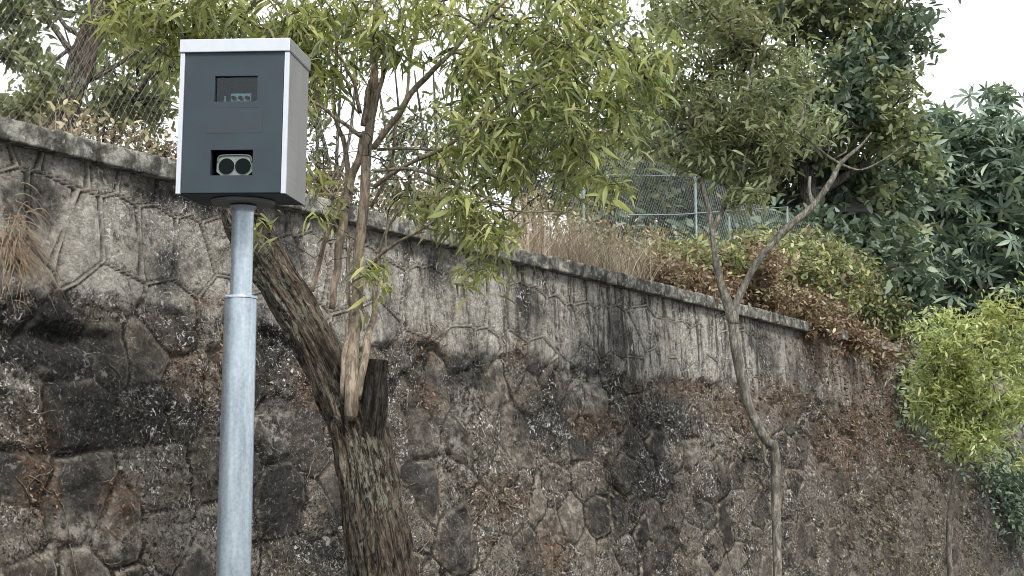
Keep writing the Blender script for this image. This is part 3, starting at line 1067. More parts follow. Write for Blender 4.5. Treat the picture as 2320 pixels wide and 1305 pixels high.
def leaves_on(P, size, per, style, var=0.25, spread=0.05, rg=rng):
    """leaf directions round each cluster point"""
    n = len(P)
    Q = np.repeat(P, per, 0)
    m = len(Q)
    if style == 'droop':
        az_ = rg.random(m) * 2 * math.pi
        z = rg.normal(-0.45, 0.45, m)
        D = np.stack([np.cos(az_), np.sin(az_), z], -1)
    elif style == 'spray':
        main = unit(rg.normal(0, 1, (n, 3)) * [1, 1, .5] + [0, 0, .1])
        D = np.repeat(main, per, 0) * .9 + rg.normal(0, .6, (m, 3)) + [0, 0, -.15]
    elif style == 'flat':
        D = rg.normal(0, 1, (m, 3)) * [1, 1, .35] + [0, 0, -.2]
    else:
        D = rg.normal(0, 1, (m, 3))
    S = size * np.clip(rg.normal(1, var, m), .45, 1.7)
    Q = Q + rg.normal(0, spread, (m, 3))
    return Q, D, S


def crown_mesh(name, parent, mt, parts, kind=None):
    """parts: list of (Q, D, S, template, material index)"""
    Vs, Fs, Ms, k = [], [], [], 0
    for Q, D, S, tm, mi in parts:
        V, F = leaf_arrays(Q, D, S, tm, .9 if tm is T_PALM else .6)
        Vs.append(V); Fs.append(F + k); Ms.append(np.full(len(F), mi)); k += len(V)
    me = np_mesh(name, np.vstack(Vs), np.vstack(Fs), False, np.concatenate(Ms))
    return link(name, me, parent, mt if isinstance(mt, (list, tuple)) else [mt])


def ground_z(Y):
    return -0.06 * min(max(Y - 6, 0), 60)


# foliage colours
m_lf_yellow = leaf_mat('leaf_yellow_green', [(0, (0.065, 0.088, 0.028)), (.35, (0.115, 0.148, 0.042)), (.7, (0.19, 0.215, 0.065)), (1, (0.29, 0.275, 0.095))], (0.22, 0.225, 0.065), 1.1, .42)
m_lf_mid = leaf_mat('leaf_olive', [(0, (0.040, 0.052, 0.024)), (.5, (0.080, 0.097, 0.042)), (.9, (0.135, 0.145, 0.065)), (1, (0.18, 0.14, 0.075))], (0.10, 0.105, 0.045), .8, .35)
m_lf_fine = leaf_mat('leaf_grey_green', [(0, (0.045, 0.060, 0.032)), (.5, (0.098, 0.120, 0.060)), (1, (0.19, 0.205, 0.11))], (0.13, 0.14, 0.06), .7, .35)
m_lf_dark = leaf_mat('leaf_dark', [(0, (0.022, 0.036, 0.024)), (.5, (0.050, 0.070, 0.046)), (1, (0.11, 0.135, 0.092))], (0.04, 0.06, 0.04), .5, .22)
m_lf_teal = leaf_mat('leaf_blue_green', [(0, (0.035, 0.058, 0.042)), (.4, (0.070, 0.098, 0.070)), (.8, (0.12, 0.155, 0.11)), (1, (0.20, 0.24, 0.16))], (0.05, 0.075, 0.055), .9, .25, .5)
m_lf_lime = leaf_mat('leaf_lime', [(0, (0.075, 0.105, 0.035)), (.4, (0.15, 0.185, 0.055)), (.8, (0.26, 0.29, 0.10)), (1, (0.38, 0.38, 0.17))], (0.21, 0.23, 0.08), 1.6, .4)
m_lf_rust = leaf_mat('leaf_rusty', [(0, (0.060, 0.042, 0.028)), (.4, (0.15, 0.10, 0.062)), (.75, (0.25, 0.18, 0.11)), (1, (0.36, 0.32, 0.18))], (0.14, 0.085, 0.055), 1.3, .25)
m_lf_straw = leaf_mat('leaf_straw', [(0, (0.12, 0.09, 0.055)), (.5, (0.22, 0.175, 0.11)), (1, (0.34, 0.29, 0.19))], (0.20, 0.16, 0.085), 1.0, .3)


def old_bark(name, dark, light, lichen, amt):
    m, n, p, o = mat(name)
    at_ = N(n, 'ShaderNodeAttribute'); at_.attribute_name = 'barkco'
    v = at_.outputs['Vector']
    a = noise(n, mapping(n, v, (22, 22, 3.6)), 1.0, 7, 0.72, 1.2)
    b = noise(n, mapping(n, v, (70, 70, 16)), 1.0, 5, 0.7, 0.8)
    c = ramp(n, a, [(0.40, dark), (0.47, tuple((d * 3 + l) / 4 for d, l in zip(dark, light))), (0.53, tuple((d + l) / 2 for d, l in zip(dark, light))), (0.64, light)])
    c = mixc(n, 1.0, c, ramp(n, b, [(0.38, 0.35), (0.5, 1.0), (0.62, 1.7)]), 'MULTIPLY')
    c = mixc(n, 1.0, c, ramp(n, noise(n, v, 2.2, 4), [(0.35, 0.6), (0.65, 1.3)]), 'MULTIPLY')
    mk = mth(n, 'MULTIPLY', ramp(n, noise(n, mapping(n, v, (34, 34, 14)), 1.0, 5, 0.75, .5), [(0.50, 0.0), (0.57, 1.0)]), ramp(n, noise(n, v, 1.6, 3), [(0.42, 0.0), (0.6, amt)]))
    c = mixc(n, mk, c, lichen)
    n.links.new(c, p.inputs['Base Color'])
    p.inputs['Roughness'].default_value = 0.95
    p.inputs['Specular IOR Level'].default_value = 0.15
    bump(n, p, mth(n, 'ADD', a, mth(n, 'MULTIPLY', b, .5)), 1.0, 0.05)
    return m


m_bark_dark = old_bark('bark_old', (0.011, 0.009, 0.008), (0.19, 0.145, 0.108), (0.25, 0.26, 0.20), .9)
m_bark_stub = old_bark('bark_stub', (0.008, 0.007, 0.006), (0.075, 0.062, 0.05), (0.10, 0.10, 0.08), .3)
m_bark_shoot = bark_mat('bark_shoot', (0.13, 0.105, 0.078), (0.34, 0.275, 0.205), None, 14, 4, .3)
m_bark_twig = bark_mat('bark_twig', (0.045, 0.037, 0.032), (0.13, 0.11, 0.09), None, 20, 8, .3)
m_bark_pale = bark_mat('bark_pale', (0.09, 0.085, 0.07), (0.29, 0.265, 0.22), (0.075, 0.07, 0.055), 10, 3, .5)
m_bark_grey = bark_mat('bark_grey', (0.035, 0.032, 0.028), (0.17, 0.155, 0.135), None, 10, 2, .6)

# ---------------------------------------------------------------- 1: old cut-back tree with new shoots
Yc = 10.0
root = at(880, 1500, Yc); root[2] = ground_z(Yc)
T1 = empty('pollarded_tree', root, 'old rough-barked tree with a cut stub and pale new shoots beside the camera post', 'tree')
mb = MB()
P = pxpath([(900, 1900, 190), (890, 1600, 172), (878, 1400, 160), (868, 1300, 150), (845, 1150, 138), (822, 1020, 126), (800, 930, 112), (775, 850, 88)], Yc)
P[0, 2] = ground_z(Yc) - .1
bark_tube(mb, P[:, :3], P[:, 3], 120, .010, .20)
P = pxpath([(815, 1010, 112, 10.0), (775, 905, 106, 10.0), (735, 815, 102, 10.02), (690, 730, 100, 10.1), (640, 650, 96, 10.2), (590, 565, 92, 10.35), (545, 480, 88, 10.5), (505, 380, 84, 10.7), (480, 250, 76, 10.9), (470, 100, 66, 11.0), (440, -120, 50, 11.2)])
bark_tube(mb, P[:, :3], P[:, 3], 100, .010, .20, seed=8)
limb = P
mb.build('trunk', m_bark_dark, T1)
mb = MB()
P = pxpath([(830, 1030, 70, 9.96), (843, 945, 66, 9.88), (849, 870, 60, 9.86), (853, 816, 62, 9.86)])
bark_tube(mb, P[:, :3], P[:, 3], 72, .010, .14, seed=12, flat_top=True)
mb.build('cut_stub', m_bark_stub, T1)

SH = [
    [(795, 950, 26, 9.80), (796, 925, 36, 9.77), (798, 850, 36, 9.78), (801, 780, 32, 9.82), (806, 700, 30, 9.88), (813, 600, 28), (820, 500, 27), (828, 400, 26), (835, 320, 25), (842, 250, 21), (850, 150, 17), (848, 0, 13), (846, -150, 8)],
    [(812, 905, 14, 9.78), (818, 860, 18, 9.76), (828, 800, 20, 9.78), (838, 750, 17, 9.85), (850, 690, 13), (856, 610, 9), (872, 530, 8), (905, 470, 7), (930, 400, 5)],
    [(778, 905, 12, 9.80), (776, 850, 14, 9.78), (786, 770, 14, 9.8), (792, 700, 10), (788, 620, 10), (795, 540, 9)],
    [(706, 660, 13, 10.1), (722, 600, 12, 10.1), (742, 530, 13, 10.1), (766, 470, 14, 10.1), (790, 400, 14, 10.1), (778, 320, 13, 10.1), (762, 280, 11, 10.1), (757, 180, 9, 10.2), (765, 60, 8, 10.2), (750, -80, 6, 10.3)],
    [(752, 700, 16, 10.05), (764, 600, 20, 10.05), (778, 500, 22, 10.05), (793, 420, 20, 10.05), (812, 360, 20, 10.0), (828, 300, 18, 10.0)],
    [(824, 285, 18), (835, 210, 15), (850, 130, 13), (860, 0, 10), (880, -120, 7)],
    [(840, 279, 16), (860, 200, 13), (876, 130, 11), (909, 50, 9), (925, -30, 7), (960, -140, 5)],
    [(846, 335, 16, 9.9), (872, 300, 17, 9.8), (899, 264, 16, 9.7), (945, 195, 15, 9.6), (993, 149, 13, 9.5), (1060, 80, 9, 9.4), (1150, 0, 7, 9.3)],
    [(849, 423, 12, 9.9), (885, 395, 12, 9.8), (940, 365, 11, 9.7), (1018, 329, 10, 9.5), (1075, 285, 9, 9.4), (1153, 224, 8, 9.3), (1260, 170, 6, 9.2), (1380, 120, 4, 9.2)],
    [(854, 339, 9, 10.1), (920, 336, 8, 10.2), (978, 339, 8, 10.3), (1060, 340, 7, 10.4), (1148, 319, 6, 10.5), (1260, 270, 4, 10.5)],
    [(849, 388, 9, 9.8), (924, 383, 8, 9.6), (998, 403, 7, 9.5), (1098, 448, 6, 9.4), (1173, 478, 4, 9.3), (1272, 478, 3, 9.3)],
    [(818, 309, 12, 9.9), (764, 269, 10, 9.7), (715, 234, 9, 9.6), (650, 200, 8, 9.4), (560, 170, 6, 9.2)],
    [(816, 255, 11, 10.1), (794, 169, 9, 10.2), (740, 100, 8, 10.3), (650, 30, 7, 10.4), (560, -60, 5, 10.5)],
    [(840, 470, 9, 10.2), (862, 430, 9, 10.2), (884, 378, 8, 10.2), (899, 279, 8, 10.2), (924, 199, 8, 10.3), (934, 100, 7, 10.3), (959, 0, 6, 10.4), (990, -110, 4, 10.4)],
    [(832, 618, 10, 9.8), (870, 570, 9, 9.7), (918, 540, 7, 9.6), (990, 500, 6, 9.5), (1048, 473, 6, 9.4), (1118, 443, 4, 9.3)],
    [(868, 640, 5, 9.9), (874, 560, 5, 9.9), (882, 470, 4, 9.9), (905, 400, 3, 9.9)],
    [(700, 390, 6, 9.8), (740, 430, 7, 9.9), (790, 470, 8, 10.0)],
    [(730, 340, 5, 10.2), (770, 390, 6, 10.1), (800, 440, 8, 10.0)],
    [(470, 100, 30, 11.0), (560, 20, 20, 10.6), (660, -60, 12, 10.2)],
    [(475, 150, 24, 10.95), (400, 70, 16, 10.4), (300, 20, 9, 10.0), (230, -10, 5, 9.8)],
    [(1153, 224, 6, 9.3), (1220, 250, 5, 9.3), (1310, 300, 4, 9.2), (1400, 290, 3, 9.2)],
]
SHP = [pxpath(q, Yc) for q in SH]
mb = MB()
for q in SHP:
    d = dense(q, .05)
    L = np.linspace(0, 1, len(d))[:, None]
    d[:, :3] += 0.006 * np.sin(L * 30 + rng.random() * 6) * [1, 1, .2] * np.minimum(1, L * 5)
    mb.tube(d[:, :3], d[:, 3] * .9 * (1 + .03 * np.sin(np.arange(len(d)) * 1.7)), 12)
mb.build('shoot', m_bark_shoot, T1)

# leaf clumps: (px, py, rx, ry, Y, dy, n clusters)
B1 = [(350, 40, 85, 50, 9.8, .5, 32), (262, 25, 22, 30, 9.6, .2, 5), (480, 25, 110, 45, 10, .6, 46), (620, 60, 120, 60, 9.8, .5, 60), (400, 110, 60, 50, 10, .3, 16),
      (760, 25, 110, 45, 10, .6, 40), (700, 125, 55, 50, 9.6, .3, 18), (880, 135, 60, 45, 9.7, .3, 15), (985, 55, 120, 65, 9.8, .7, 38),
      (1085, 140, 75, 55, 9.5, .4, 30), (1180, 60, 120, 75, 9.7, .6, 52), (1330, 70, 110, 75, 9.7, .6, 52), (1425, 150, 75, 75, 9.6, .5, 34),
      (1255, 185, 110, 80, 9.4, .6, 56), (1120, 285, 95, 70, 9.5, .5, 46), (1280, 320, 90, 60, 9.4, .4, 34), (1010, 375, 80, 45, 9.6, .4, 17),
      (1395, 280, 65, 60, 9.5, .4, 20), (1300, 410, 60, 30, 9.4, .3, 9), (1385, 415, 25, 20, 9.3, .2, 5), (1075, 500, 70, 40, 9.4, .3, 26), (1130, 535, 45, 30, 9.4, .2, 14),
      (1090, 605, 45, 14, 9.4, .2, 7), (955, 455, 50, 30, 9.6, .3, 8), (850, 590, 22, 30, 9.7, .1, 4), (725, 190, 40, 40, 9.8, .3, 8), (775, 190, 40, 60, 10.3, .3, 6),
      (1450, 220, 60, 50, 9.7, .3, 14), (730, 480, 25, 30, 9.9, .2, 4), (590, 510, 10, 10, 9.9, .1, 1), (1160, 390, 60, 40, 9.5, .3, 14), (720, 400, 20, 30, 9.9, .2, 3),
      (600, -90, 400, 60, 10, 1.0, 70), (1150, -100, 380, 70, 9.8, 1.0, 70), (850, 640, 10, 15, 9.7, .05, 1)]
P1 = blob_points(B1, .34, 4, 1.05)
Pbare = blob_points([(900, 280, 160, 140, 10, .8, 60), (960, 400, 150, 70, 9.9, .7, 40), (760, 330, 70, 140, 10.1, .6, 30), (880, 80, 120, 80, 10.2, .6, 30), (1150, 420, 120, 60, 9.6, .5, 22), (760, 560, 60, 60, 10, .3, 10)], .5, 2)
skel = [dense(q, .12) for q in SHP[:19] + SHP[20:]]
mb = MB()
for pts, r in grow(skel, np.vstack([P1, Pbare]), .12, .0024, .10):
    mb.tube(pts, r, 5)
mb.build('twig', m_bark_twig, T1)
P1b = P1 + rng.normal(0, .09, P1.shape)
Q, D, S = leaves_on(P1, .116, 8, 'droop', .35, .05)
Q2, D2, S2 = leaves_on(P1b, .115, 5, 'droop', .3, .07)
crown_mesh('foliage', T1, [m_lf_yellow, m_lf_mid], [(Q, D, S, T_LONG, 0), (Q2, D2, S2, T_SLIM, 1)])


# ---------------------------------------------------------------- generic tree
def tree(label, name, base, paths, blobs, leafmats, size, per, style, tm, barkm, tw=.004, step=.25, group=None, grow_frac=1.0, clump=.2, perc=9, spread=.06, var=.25, sides=14, bark=False, kinkmats=None):
    e = empty(name, base, label, 'tree', group)
    mb = MB()
    for q in paths:
        if bark: bark_tube(mb, q[:, :3], q[:, 3], 40, .03, .06, seed=int(abs(q[0, 0]) * 10))
        else:
            d = dense(q, .06)
            wob = fbm(d[:, 0] * 4, d[:, 1] * 4, d[:, 2] * 4, 3, 77)
            mb.tube(d[:, :3] + (wob * d[:, 3] * .35)[:, None], d[:, 3] * (1 + .35 * wob), sides)
    mb.build('trunk', barkm, e)
    P = blob_points(blobs, clump, perc)
    sk = [dense(q, .25) for q in paths]
    tg = P if grow_frac >= 1 else P[rng.random(len(P)) < grow_frac]
    mb = MB()
    for pts, r in grow(sk, tg, step, tw, .12):
        mb.tube(pts, r, 4)
    mb.build('branches', m_bark_twig, e)
    parts = []
    lm = leafmats if isinstance(leafmats, list) else [leafmats]
    pick = rng.integers(0, len(lm), len(P))
    if len(lm) > 1:                                   # neighbouring clusters share a tint
        pick = (noise3(P[:, 0] * 1.1, P[:, 1] * .4, P[:, 2] * 1.1, 91) * len(lm) * .999).astype(int)
    for k in range(len(lm)):
        if (pick == k).sum() == 0: continue
        Q, D, S = leaves_on(P[pick == k], size, per, style, var, spread)
        parts.append((Q, D, S, tm, k))
    crown_mesh('foliage', e, lm, parts)
    return e


def bank_base(px, Y):
    p = at(px, 500, Y)
    o_ = (p - WORG) @ WN; t_ = (p - WORG) @ WD
    p[2] = float(bankz(np.array([t_]), np.array([max(o_, .3)]))[0]) - .05
    return p


def from_base(base, pts, Y=None):
    q = pxpath(pts, Y)
    q[:, 3] *= .76
    r0 = q[0, 3] * 1.15
    return np.vstack([[base[0], base[1], base[2] - .1, r0], q])


# 2: slim pale tree before the wall, crown in front of the fence
Y2 = 17.0
b2 = at(1762, 1500, Y2); b2[2] = ground_z(Y2)
P2 = [from_base(b2, [(1762, 1305, 27), (1758, 1150, 28), (1756, 1020, 27), (1738, 1000, 32), (1705, 940, 28), (1690, 900, 28), (1672, 820, 30), (1662, 740, 32), (1668, 690, 26), (1690, 640, 20), (1722, 585, 20), (1780, 520, 22), (1840, 468, 20), (1880, 415, 18), (1905, 370, 14), (1950, 330, 8), (1975, 300, 5)], Y2),
      pxpath([(1664, 735, 26), (1650, 690, 24), (1632, 640, 18), (1622, 590, 15), (1614, 530, 12), (1605, 470, 12), (1585, 410, 10), (1560, 350, 9), (1530, 310, 6)], Y2),
      pxpath([(1614, 530, 10), (1640, 470, 12), (1680, 400, 12), (1700, 320, 10), (1690, 230, 8), (1710, 120, 6)], Y2),
      pxpath([(1640, 470, 9), (1740, 430, 9), (1790, 340, 8), (1830, 220, 6)], Y2),
      pxpath([(1840, 468, 9), (1833, 430, 9), (1835, 400, 7)], Y2),
      pxpath([(1905, 372, 8), (1870, 350, 6), (1835, 320, 4)], Y2), pxpath([(1905, 372, 6), (1950, 385, 5), (2005, 360, 4), (2045, 330, 3)], Y2),
      pxpath([(1890, 360, 4), (1920, 340, 4), (1910, 320, 3)], Y2), pxpath([(1875, 352, 4), (1880, 320, 3), (1862, 300, 2)], Y2),
      pxpath([(1530, 310, 5), (1540, 350, 6), (1562, 385, 6)], Y2), pxpath([(1735, 1000, 14), (1728, 1030, 10), (1742, 1060, 8)], Y2)]
B2 = [(1560, 170, 100, 100, 17.5, 1.0, 150), (1700, 130, 120, 90, 17.8, 1.2, 190), (1800, 230, 80, 90, 17.6, 1.0, 120), (1650, 270, 120, 80, 17.2, 1.1, 160),
      (1540, 310, 80, 55, 17, .8, 70), (1760, 340, 85, 50, 17, .8, 80), (1640, 385, 80, 28, 17, .7, 34), (1700, 440, 50, 22, 16.8, .5, 22), (1570, 60, 90, 50, 18, .8, 60), (1480, 200, 40, 60, 17.5, .5, 30),
      (1840, 300, 40, 40, 17.2, .5, 24)]
tree('slim pale-barked tree with a kinked trunk and forked bare branch in front of the wall', 'slim_tree', b2, P2, B2, [m_lf_fine, m_lf_mid, m_lf_fine], .125, 11, 'spray', T_NARROW, m_bark_pale, .004, .3, spread=.09)

# 3: young lime-green tree, lower right
Y3 = 18.0
b3 = at(2152, 1500, Y3); b3[2] = ground_z(Y3)
P3_ = [from_base(b3, [(2152, 1305, 17), (2150, 1185, 16), (2158, 1110, 9), (2168, 1040, 9), (2180, 960, 9), (2190, 850, 7), (2200, 760, 5)], Y3),
       pxpath([(2180, 960, 7), (2230, 880, 6), (2280, 780, 5), (2300, 700, 4)], Y3), pxpath([(2178, 970, 6), (2130, 880, 5), (2100, 790, 4)], Y3)]
B3 = [(2150, 850, 70, 60, 17.8, .5, 90), (2230, 900, 80, 70, 18, .7, 110), (2170, 950, 70, 50, 17.8, .5, 70), (2100, 785, 46, 42, 17.8, .4, 46), (2145, 720, 42, 26, 18, .35, 24), (2280, 735, 50, 50, 18.1, .5, 60),
      (2295, 830, 50, 70, 18, .6, 75), (2230, 985, 80, 40, 17.9, .5, 60), (2300, 950, 50, 50, 18, .5, 40), (2110, 895, 40, 42, 17.8, .4, 34), (2075, 760, 22, 20, 17.8, .3, 9), (2062, 845, 20, 24, 17.8, .3, 8), (2350, 820, 60, 150, 18, .7, 70),
      (2170, 1020, 34, 18, 17.9, .3, 13), (2200, 790, 50, 50, 17.7, .5, 42), (2090, 930, 18, 22, 17.8, .3, 7), (2320, 1030, 30, 22, 18, .3, 12), (2215, 1035, 26, 14, 17.9, .3, 7), (2110, 735, 16, 14, 18, .2, 5), (2240, 690, 20, 18, 18, .2, 6), (2190, 880, 90, 90, 18, .6, 130)]
tree('young tree with a round lime-green crown on a thin stem', 'young_tree', b3, P3_, B3, [m_lf_lime, m_lf_lime, m_lf_yellow], .088, 14, 'spray', T_NARROW, m_bark_pale, .003, .22, spread=.08, clump=.2, perc=12)

# ---------------------------------------------------------------- trees on the bank behind the wall
# leaning trunk behind the fence, top left
bL = bank_base(128, 15.5)
PL = [from_base(bL, [(140, 290, 90), (165, 200, 84), (195, 110, 78), (228, 20, 72), (262, -80, 60), (300, -200, 46)], 15.5),
      pxpath([(215, 60, 24), (290, 0, 16), (380, -60, 10)], 15.5), pxpath([(180, 150, 16), (120, 60, 12), (60, -10, 8)], 15.5),
      pxpath([(170, 200, 12), (260, 150, 10), (350, 90, 6)], 15.6)]
BL = [(100, 40, 70, 60, 17.5, .8, 34), (75, 150, 50, 60, 17.5, .8, 16), (110, 210, 50, 40, 17.3, .6, 26), (275, 210, 70, 60, 17.6, .9, 44), (340, 130, 80, 70, 17.5, 1, 70),
      (300, 90, 50, 50, 17.2, .8, 26), (350, 250, 60, 40, 17.5, .9, 24), (320, 30, 80, 50, 17.5, .9, 34), (120, -60, 200, 50, 17.5, .8, 40), (380, 190, 50, 60, 17.5, 1, 30), (200, 60, 60, 40, 17.8, .4, 14)]
tree('tree with a thick dark leaning trunk behind the wire fence, top left', 'leaning_tree', bL, PL, BL, [m_lf_mid, m_lf_yellow, m_lf_mid], .13, 9, 'spray', T_SMALL, m_bark_dark, .005, .3, spread=.10, bark=True)

bE = bank_base(-60, 14.8)
tree('tree with dark leaves whose branches hang in at the left edge', 'edge_tree', bE, [from_base(bE, [(-60, 200, 40), (-90, 60, 34), (-60, -60, 24), (-20, -140, 14)], 14.8), pxpath([(-85, 80, 14), (-20, 60, 9), (40, 30, 5)], 14.8), pxpath([(-80, 150, 14), (-20, 120, 8), (40, 105, 5)], 14.8)],
     [(25, 90, 30, 22, 14.8, .3, 15), (10, 125, 30, 16, 14.8, .3, 11), (60, 20, 60, 40, 15, .5, 22), (-60, 80, 60, 120, 14.8, .8, 70), (15, 10, 30, 30, 14.8, .4, 10)], [m_lf_dark, m_lf_mid], .11, 9, 'spray', T_SMALL, m_bark_grey, .004, .25)

# thin many-stemmed trees in the middle distance, seen between the shoots
def stems(cx, Y, spreadpx, top, n_, wpx_, base_):
    o_ = []
    for k in range(n_):
        a = cx + rng.uniform(-1, 1) * spreadpx * .25; b_ = cx + (k - (n_ - 1) / 2) / n_ * 2 * spreadpx
        o_.append(from_base(base_, [(a, 520, wpx_), ((a + b_) / 2 + rng.normal(0, 12), 400 * .5 + top * .5 + 80, wpx_ * .8), (b_, top, wpx_ * .35)], Y))
    return o_
bM = bank_base(90, 14.2)
tree('low yellow-green bush behind the coping at the foot of the leaning trunk', 'bush', bM, [from_base(bM, [(95, 270, 8), (100, 210, 6), (90, 150, 3)], 14.2), from_base(bM, [(80, 270, 8), (60, 220, 6), (40, 190, 3)], 14.2)],
     [(70, 240, 45, 40, 14.2, .4, 46), (110, 205, 40, 50, 14.3, .4, 36), (30, 250, 30, 30, 14.2, .3, 16)], [m_lf_yellow, m_lf_mid, m_lf_straw], .10, 8, 'spray', T_SMALL, m_bark_grey, .003, .2)
bM = bank_base(250, 20.5)
tree('thin brown-leaved tree behind the coping, left of the camera box', 'thicket_tree', bM, stems(270, 20.5, 150, 60, 6, 14, bM),
     [(250, 300, 140, 60, 20.5, 1.5, 95), (340, 330, 60, 40, 20, 1, 40), (180, 250, 90, 60, 20, 1.2, 55), (300, 200, 120, 90, 21, 1.6, 120), (80, 250, 60, 50, 20, 1, 34), (20, 240, 40, 40, 20, .8, 20), (380, 340, 30, 40, 20, 1, 22)],
     [m_lf_mid, m_lf_rust, m_lf_mid], .10, 8, 'spray', T_SMALL, m_bark_grey, .006, .4, spread=.12)
bM = bank_base(740, 20.5)
tree('thin olive-leaved tree behind the coping, right of the camera box', 'thicket_tree', bM, stems(740, 20.5, 90, 100, 5, 14, bM),
     [(740, 395, 60, 90, 20.5, 1.3, 70), (720, 300, 40, 60, 20.5, 1, 30), (660, 100, 80, 60, 21, 1.3, 60), (780, 120, 60, 60, 21, 1.4, 26), (730, 450, 60, 40, 20, 1, 38), (700, 200, 40, 50, 21, 1, 24)],
     [m_lf_mid, m_lf_rust, m_lf_fine], .11, 8, 'spray', T_SMALL, m_bark_grey, .006, .4, spread=.12)
bM = bank_base(960, 22)
tree('half-bare tree with straw-coloured leaves seen between the pale shoots', 'thicket_tree', bM, stems(960, 22, 130, 160, 6, 14, bM),
     [(950, 310, 70, 50, 22, 1.4, 70), (880, 420, 70, 60, 21.5, 1.3, 55), (990, 420, 70, 60, 22, 1.3, 55), (930, 480, 100, 35, 21, 1.3, 70), (1010, 250, 60, 50, 22, 1.3, 24)],
     [m_lf_straw, m_lf_mid, m_lf_straw], .11, 8, 'spray', T_SMALL, m_bark_grey, .006, .4, spread=.14)
bM = bank_base(1200, 24)
tree('olive-green tree behind the fence, above the dry grass', 'thicket_tree', bM, stems(1190, 24, 150, 60, 6, 16, bM),
     [(1170, 350, 130, 90, 24, 1.6, 170), (1300, 330, 90, 120, 24, 1.6, 150), (1230, 200, 140, 90, 24.5, 1.6, 110), (1080, 280, 70, 70, 24, 1.4, 50), (1400, 120, 100, 70, 25, 1.6, 70), (1100, 60, 120, 60, 25, 1.5, 40), (1380, 330, 60, 80, 24.5, 1.4, 90), (1250, 440, 130, 40, 24, 1.4, 90)],
     [m_lf_mid, m_lf_fine, m_lf_mid], .13, 8, 'spray', T_SMALL, m_bark_grey, .007, .45, spread=.14)

# big dark tree filling the upper right
bD = bank_base(1830, 31)
PD = [from_base(bD, [(1835, 560, 60), (1830, 440, 54), (1815, 330, 46), (1800, 200, 34), (1790, 60, 24), (1780, -60, 14)], 31),
      pxpath([(1825, 400, 30), (1880, 280, 24), (1940, 160, 18), (1990, 60, 10)], 31), pxpath([(1815, 330, 26), (1720, 220, 20), (1640, 100, 14), (1590, 10, 8)], 31),
      pxpath([(1830, 450, 24), (1940, 380, 18), (2020, 280, 12), (2070, 180, 7)], 31), pxpath([(1820, 380, 22), (1690, 320, 16), (1560, 260, 10), (1480, 200, 7)], 31)]
BDk = [(1700, 20, 130, 50, 31, 2, 260), (1860, 30, 130, 70, 31, 2, 330), (1990, 60, 70, 50, 31, 1.4, 120), (1960, 150, 110, 80, 31, 2, 300), (2040, 130, 60, 60, 31, 1.4, 90), (1900, 240, 120, 90, 31, 2, 340),
       (1990, 280, 80, 90, 30.5, 1.6, 220), (1800, 330, 130, 90, 31, 2, 300), (1650, 330, 120, 90, 31, 2, 260), (1520, 330, 90, 100, 30, 1.8, 200), (1470, 240, 50, 60, 30, 1.2, 70), (1480, 400, 80, 60, 30, 1.6, 150),
       (1570, 60, 60, 60, 31, 1.4, 70), (1500, 90, 50, 50, 31, 1.2, 40), (1490, 20, 30, 30, 31, 1, 16), (1930, -50, 200, 50, 31, 2, 200), (2080, 40, 30, 50, 31, 1, 26), (1620, -30, 100, 30, 31, 1, 60)]
tree('big dark-leaved tree rising behind the fence, against the sky at upper right', 'broadleaf_tree', bD, PD, BDk, [m_lf_dark, m_lf_fine, m_lf_dark, m_lf_teal], .19, 9, 'spray', T_SMALL, m_bark_grey, .009, .6, grow_frac=.5, spread=.13, clump=.22)

# hanging dark creeper-clad tree
bH = bank_base(1960, 33)
PH = [from_base(bH, [(1965, 700, 40), (1960, 600, 34), (1950, 480, 33), (1930, 380, 16)], 33), pxpath([(1955, 560, 20), (2010, 480, 14), (2040, 400, 8)], 33)]
BH_ = [(1880, 440, 60, 60, 33, 1.2, 120), (1950, 450, 100, 90, 33, 1.4, 330), (1990, 560, 90, 70, 33, 1.4, 260), (2020, 660, 70, 80, 33, 1.3, 220), (2050, 740, 50, 60, 33, 1.1, 110), (1910, 390, 50, 40, 33, 1.2, 90), (2060, 380, 50, 80, 33, 1.2, 120)]
tree('dark tree hung with drooping pointed leaves above the far end of the coping', 'hanging_leaf_tree', bH, PH, BH_, [m_lf_dark, m_lf_dark, m_lf_fine], .23, 10, 'droop', T_SMALL, m_bark_grey, .008, .5, grow_frac=.25, spread=.16)

# blue-green tree with big fingered leaves
bF = bank_base(2195, 41)
PF = [from_base(bF, [(2190, 760, 46), (2195, 640, 40), (2200, 520, 32), (2205, 420, 22), (2215, 320, 12), (2228, 245, 6)], 41),
      pxpath([(2200, 520, 20), (2140, 430, 14), (2105, 340, 8), (2095, 290, 5)], 41), pxpath([(2200, 540, 20), (2270, 450, 14), (2310, 330, 8)], 41),
      pxpath([(2195, 640, 18), (2130, 590, 12), (2090, 560, 8)], 41), pxpath([(2197, 620, 18), (2270, 590, 12), (2310, 560, 8)], 41)]
eF = empty('fingered_leaf_tree', bF, 'blue-green tree with big fingered leaves at the right edge, above the lime-green tree', 'tree')
mb = MB()
for q in PF:
    d = dense(q, .1); mb.tube(d[:, :3], d[:, 3], 12)
mb.build('trunk', m_bark_grey, eF)
BF = [(2228, 255, 34, 22, 41, .4, 8), (2300, 330, 40, 30, 41, .6, 16), (2190, 340, 90, 40, 41, 1, 44), (2100, 310, 40, 40, 41, .7, 22), (2130, 420, 80, 60, 41, 1, 60), (2250, 420, 90, 70, 41, 1.1, 80),
      (2150, 520, 70, 50, 41, .9, 42), (2260, 540, 80, 70, 41, 1, 64), (2190, 610, 90, 50, 41, .9, 52), (2300, 640, 50, 60, 41, .8, 36), (2100, 590, 50, 50, 41, .7, 26), (2290, 700, 60, 50, 41, .6, 20), (2380, 480, 60, 140, 41, 1, 60), (2130, 690, 41, 14, 41, .3, 4), (2250, 740, 60, 30, 41, .6, 14)]
PB = blob_points(BF, .38, 3)
mb = MB()
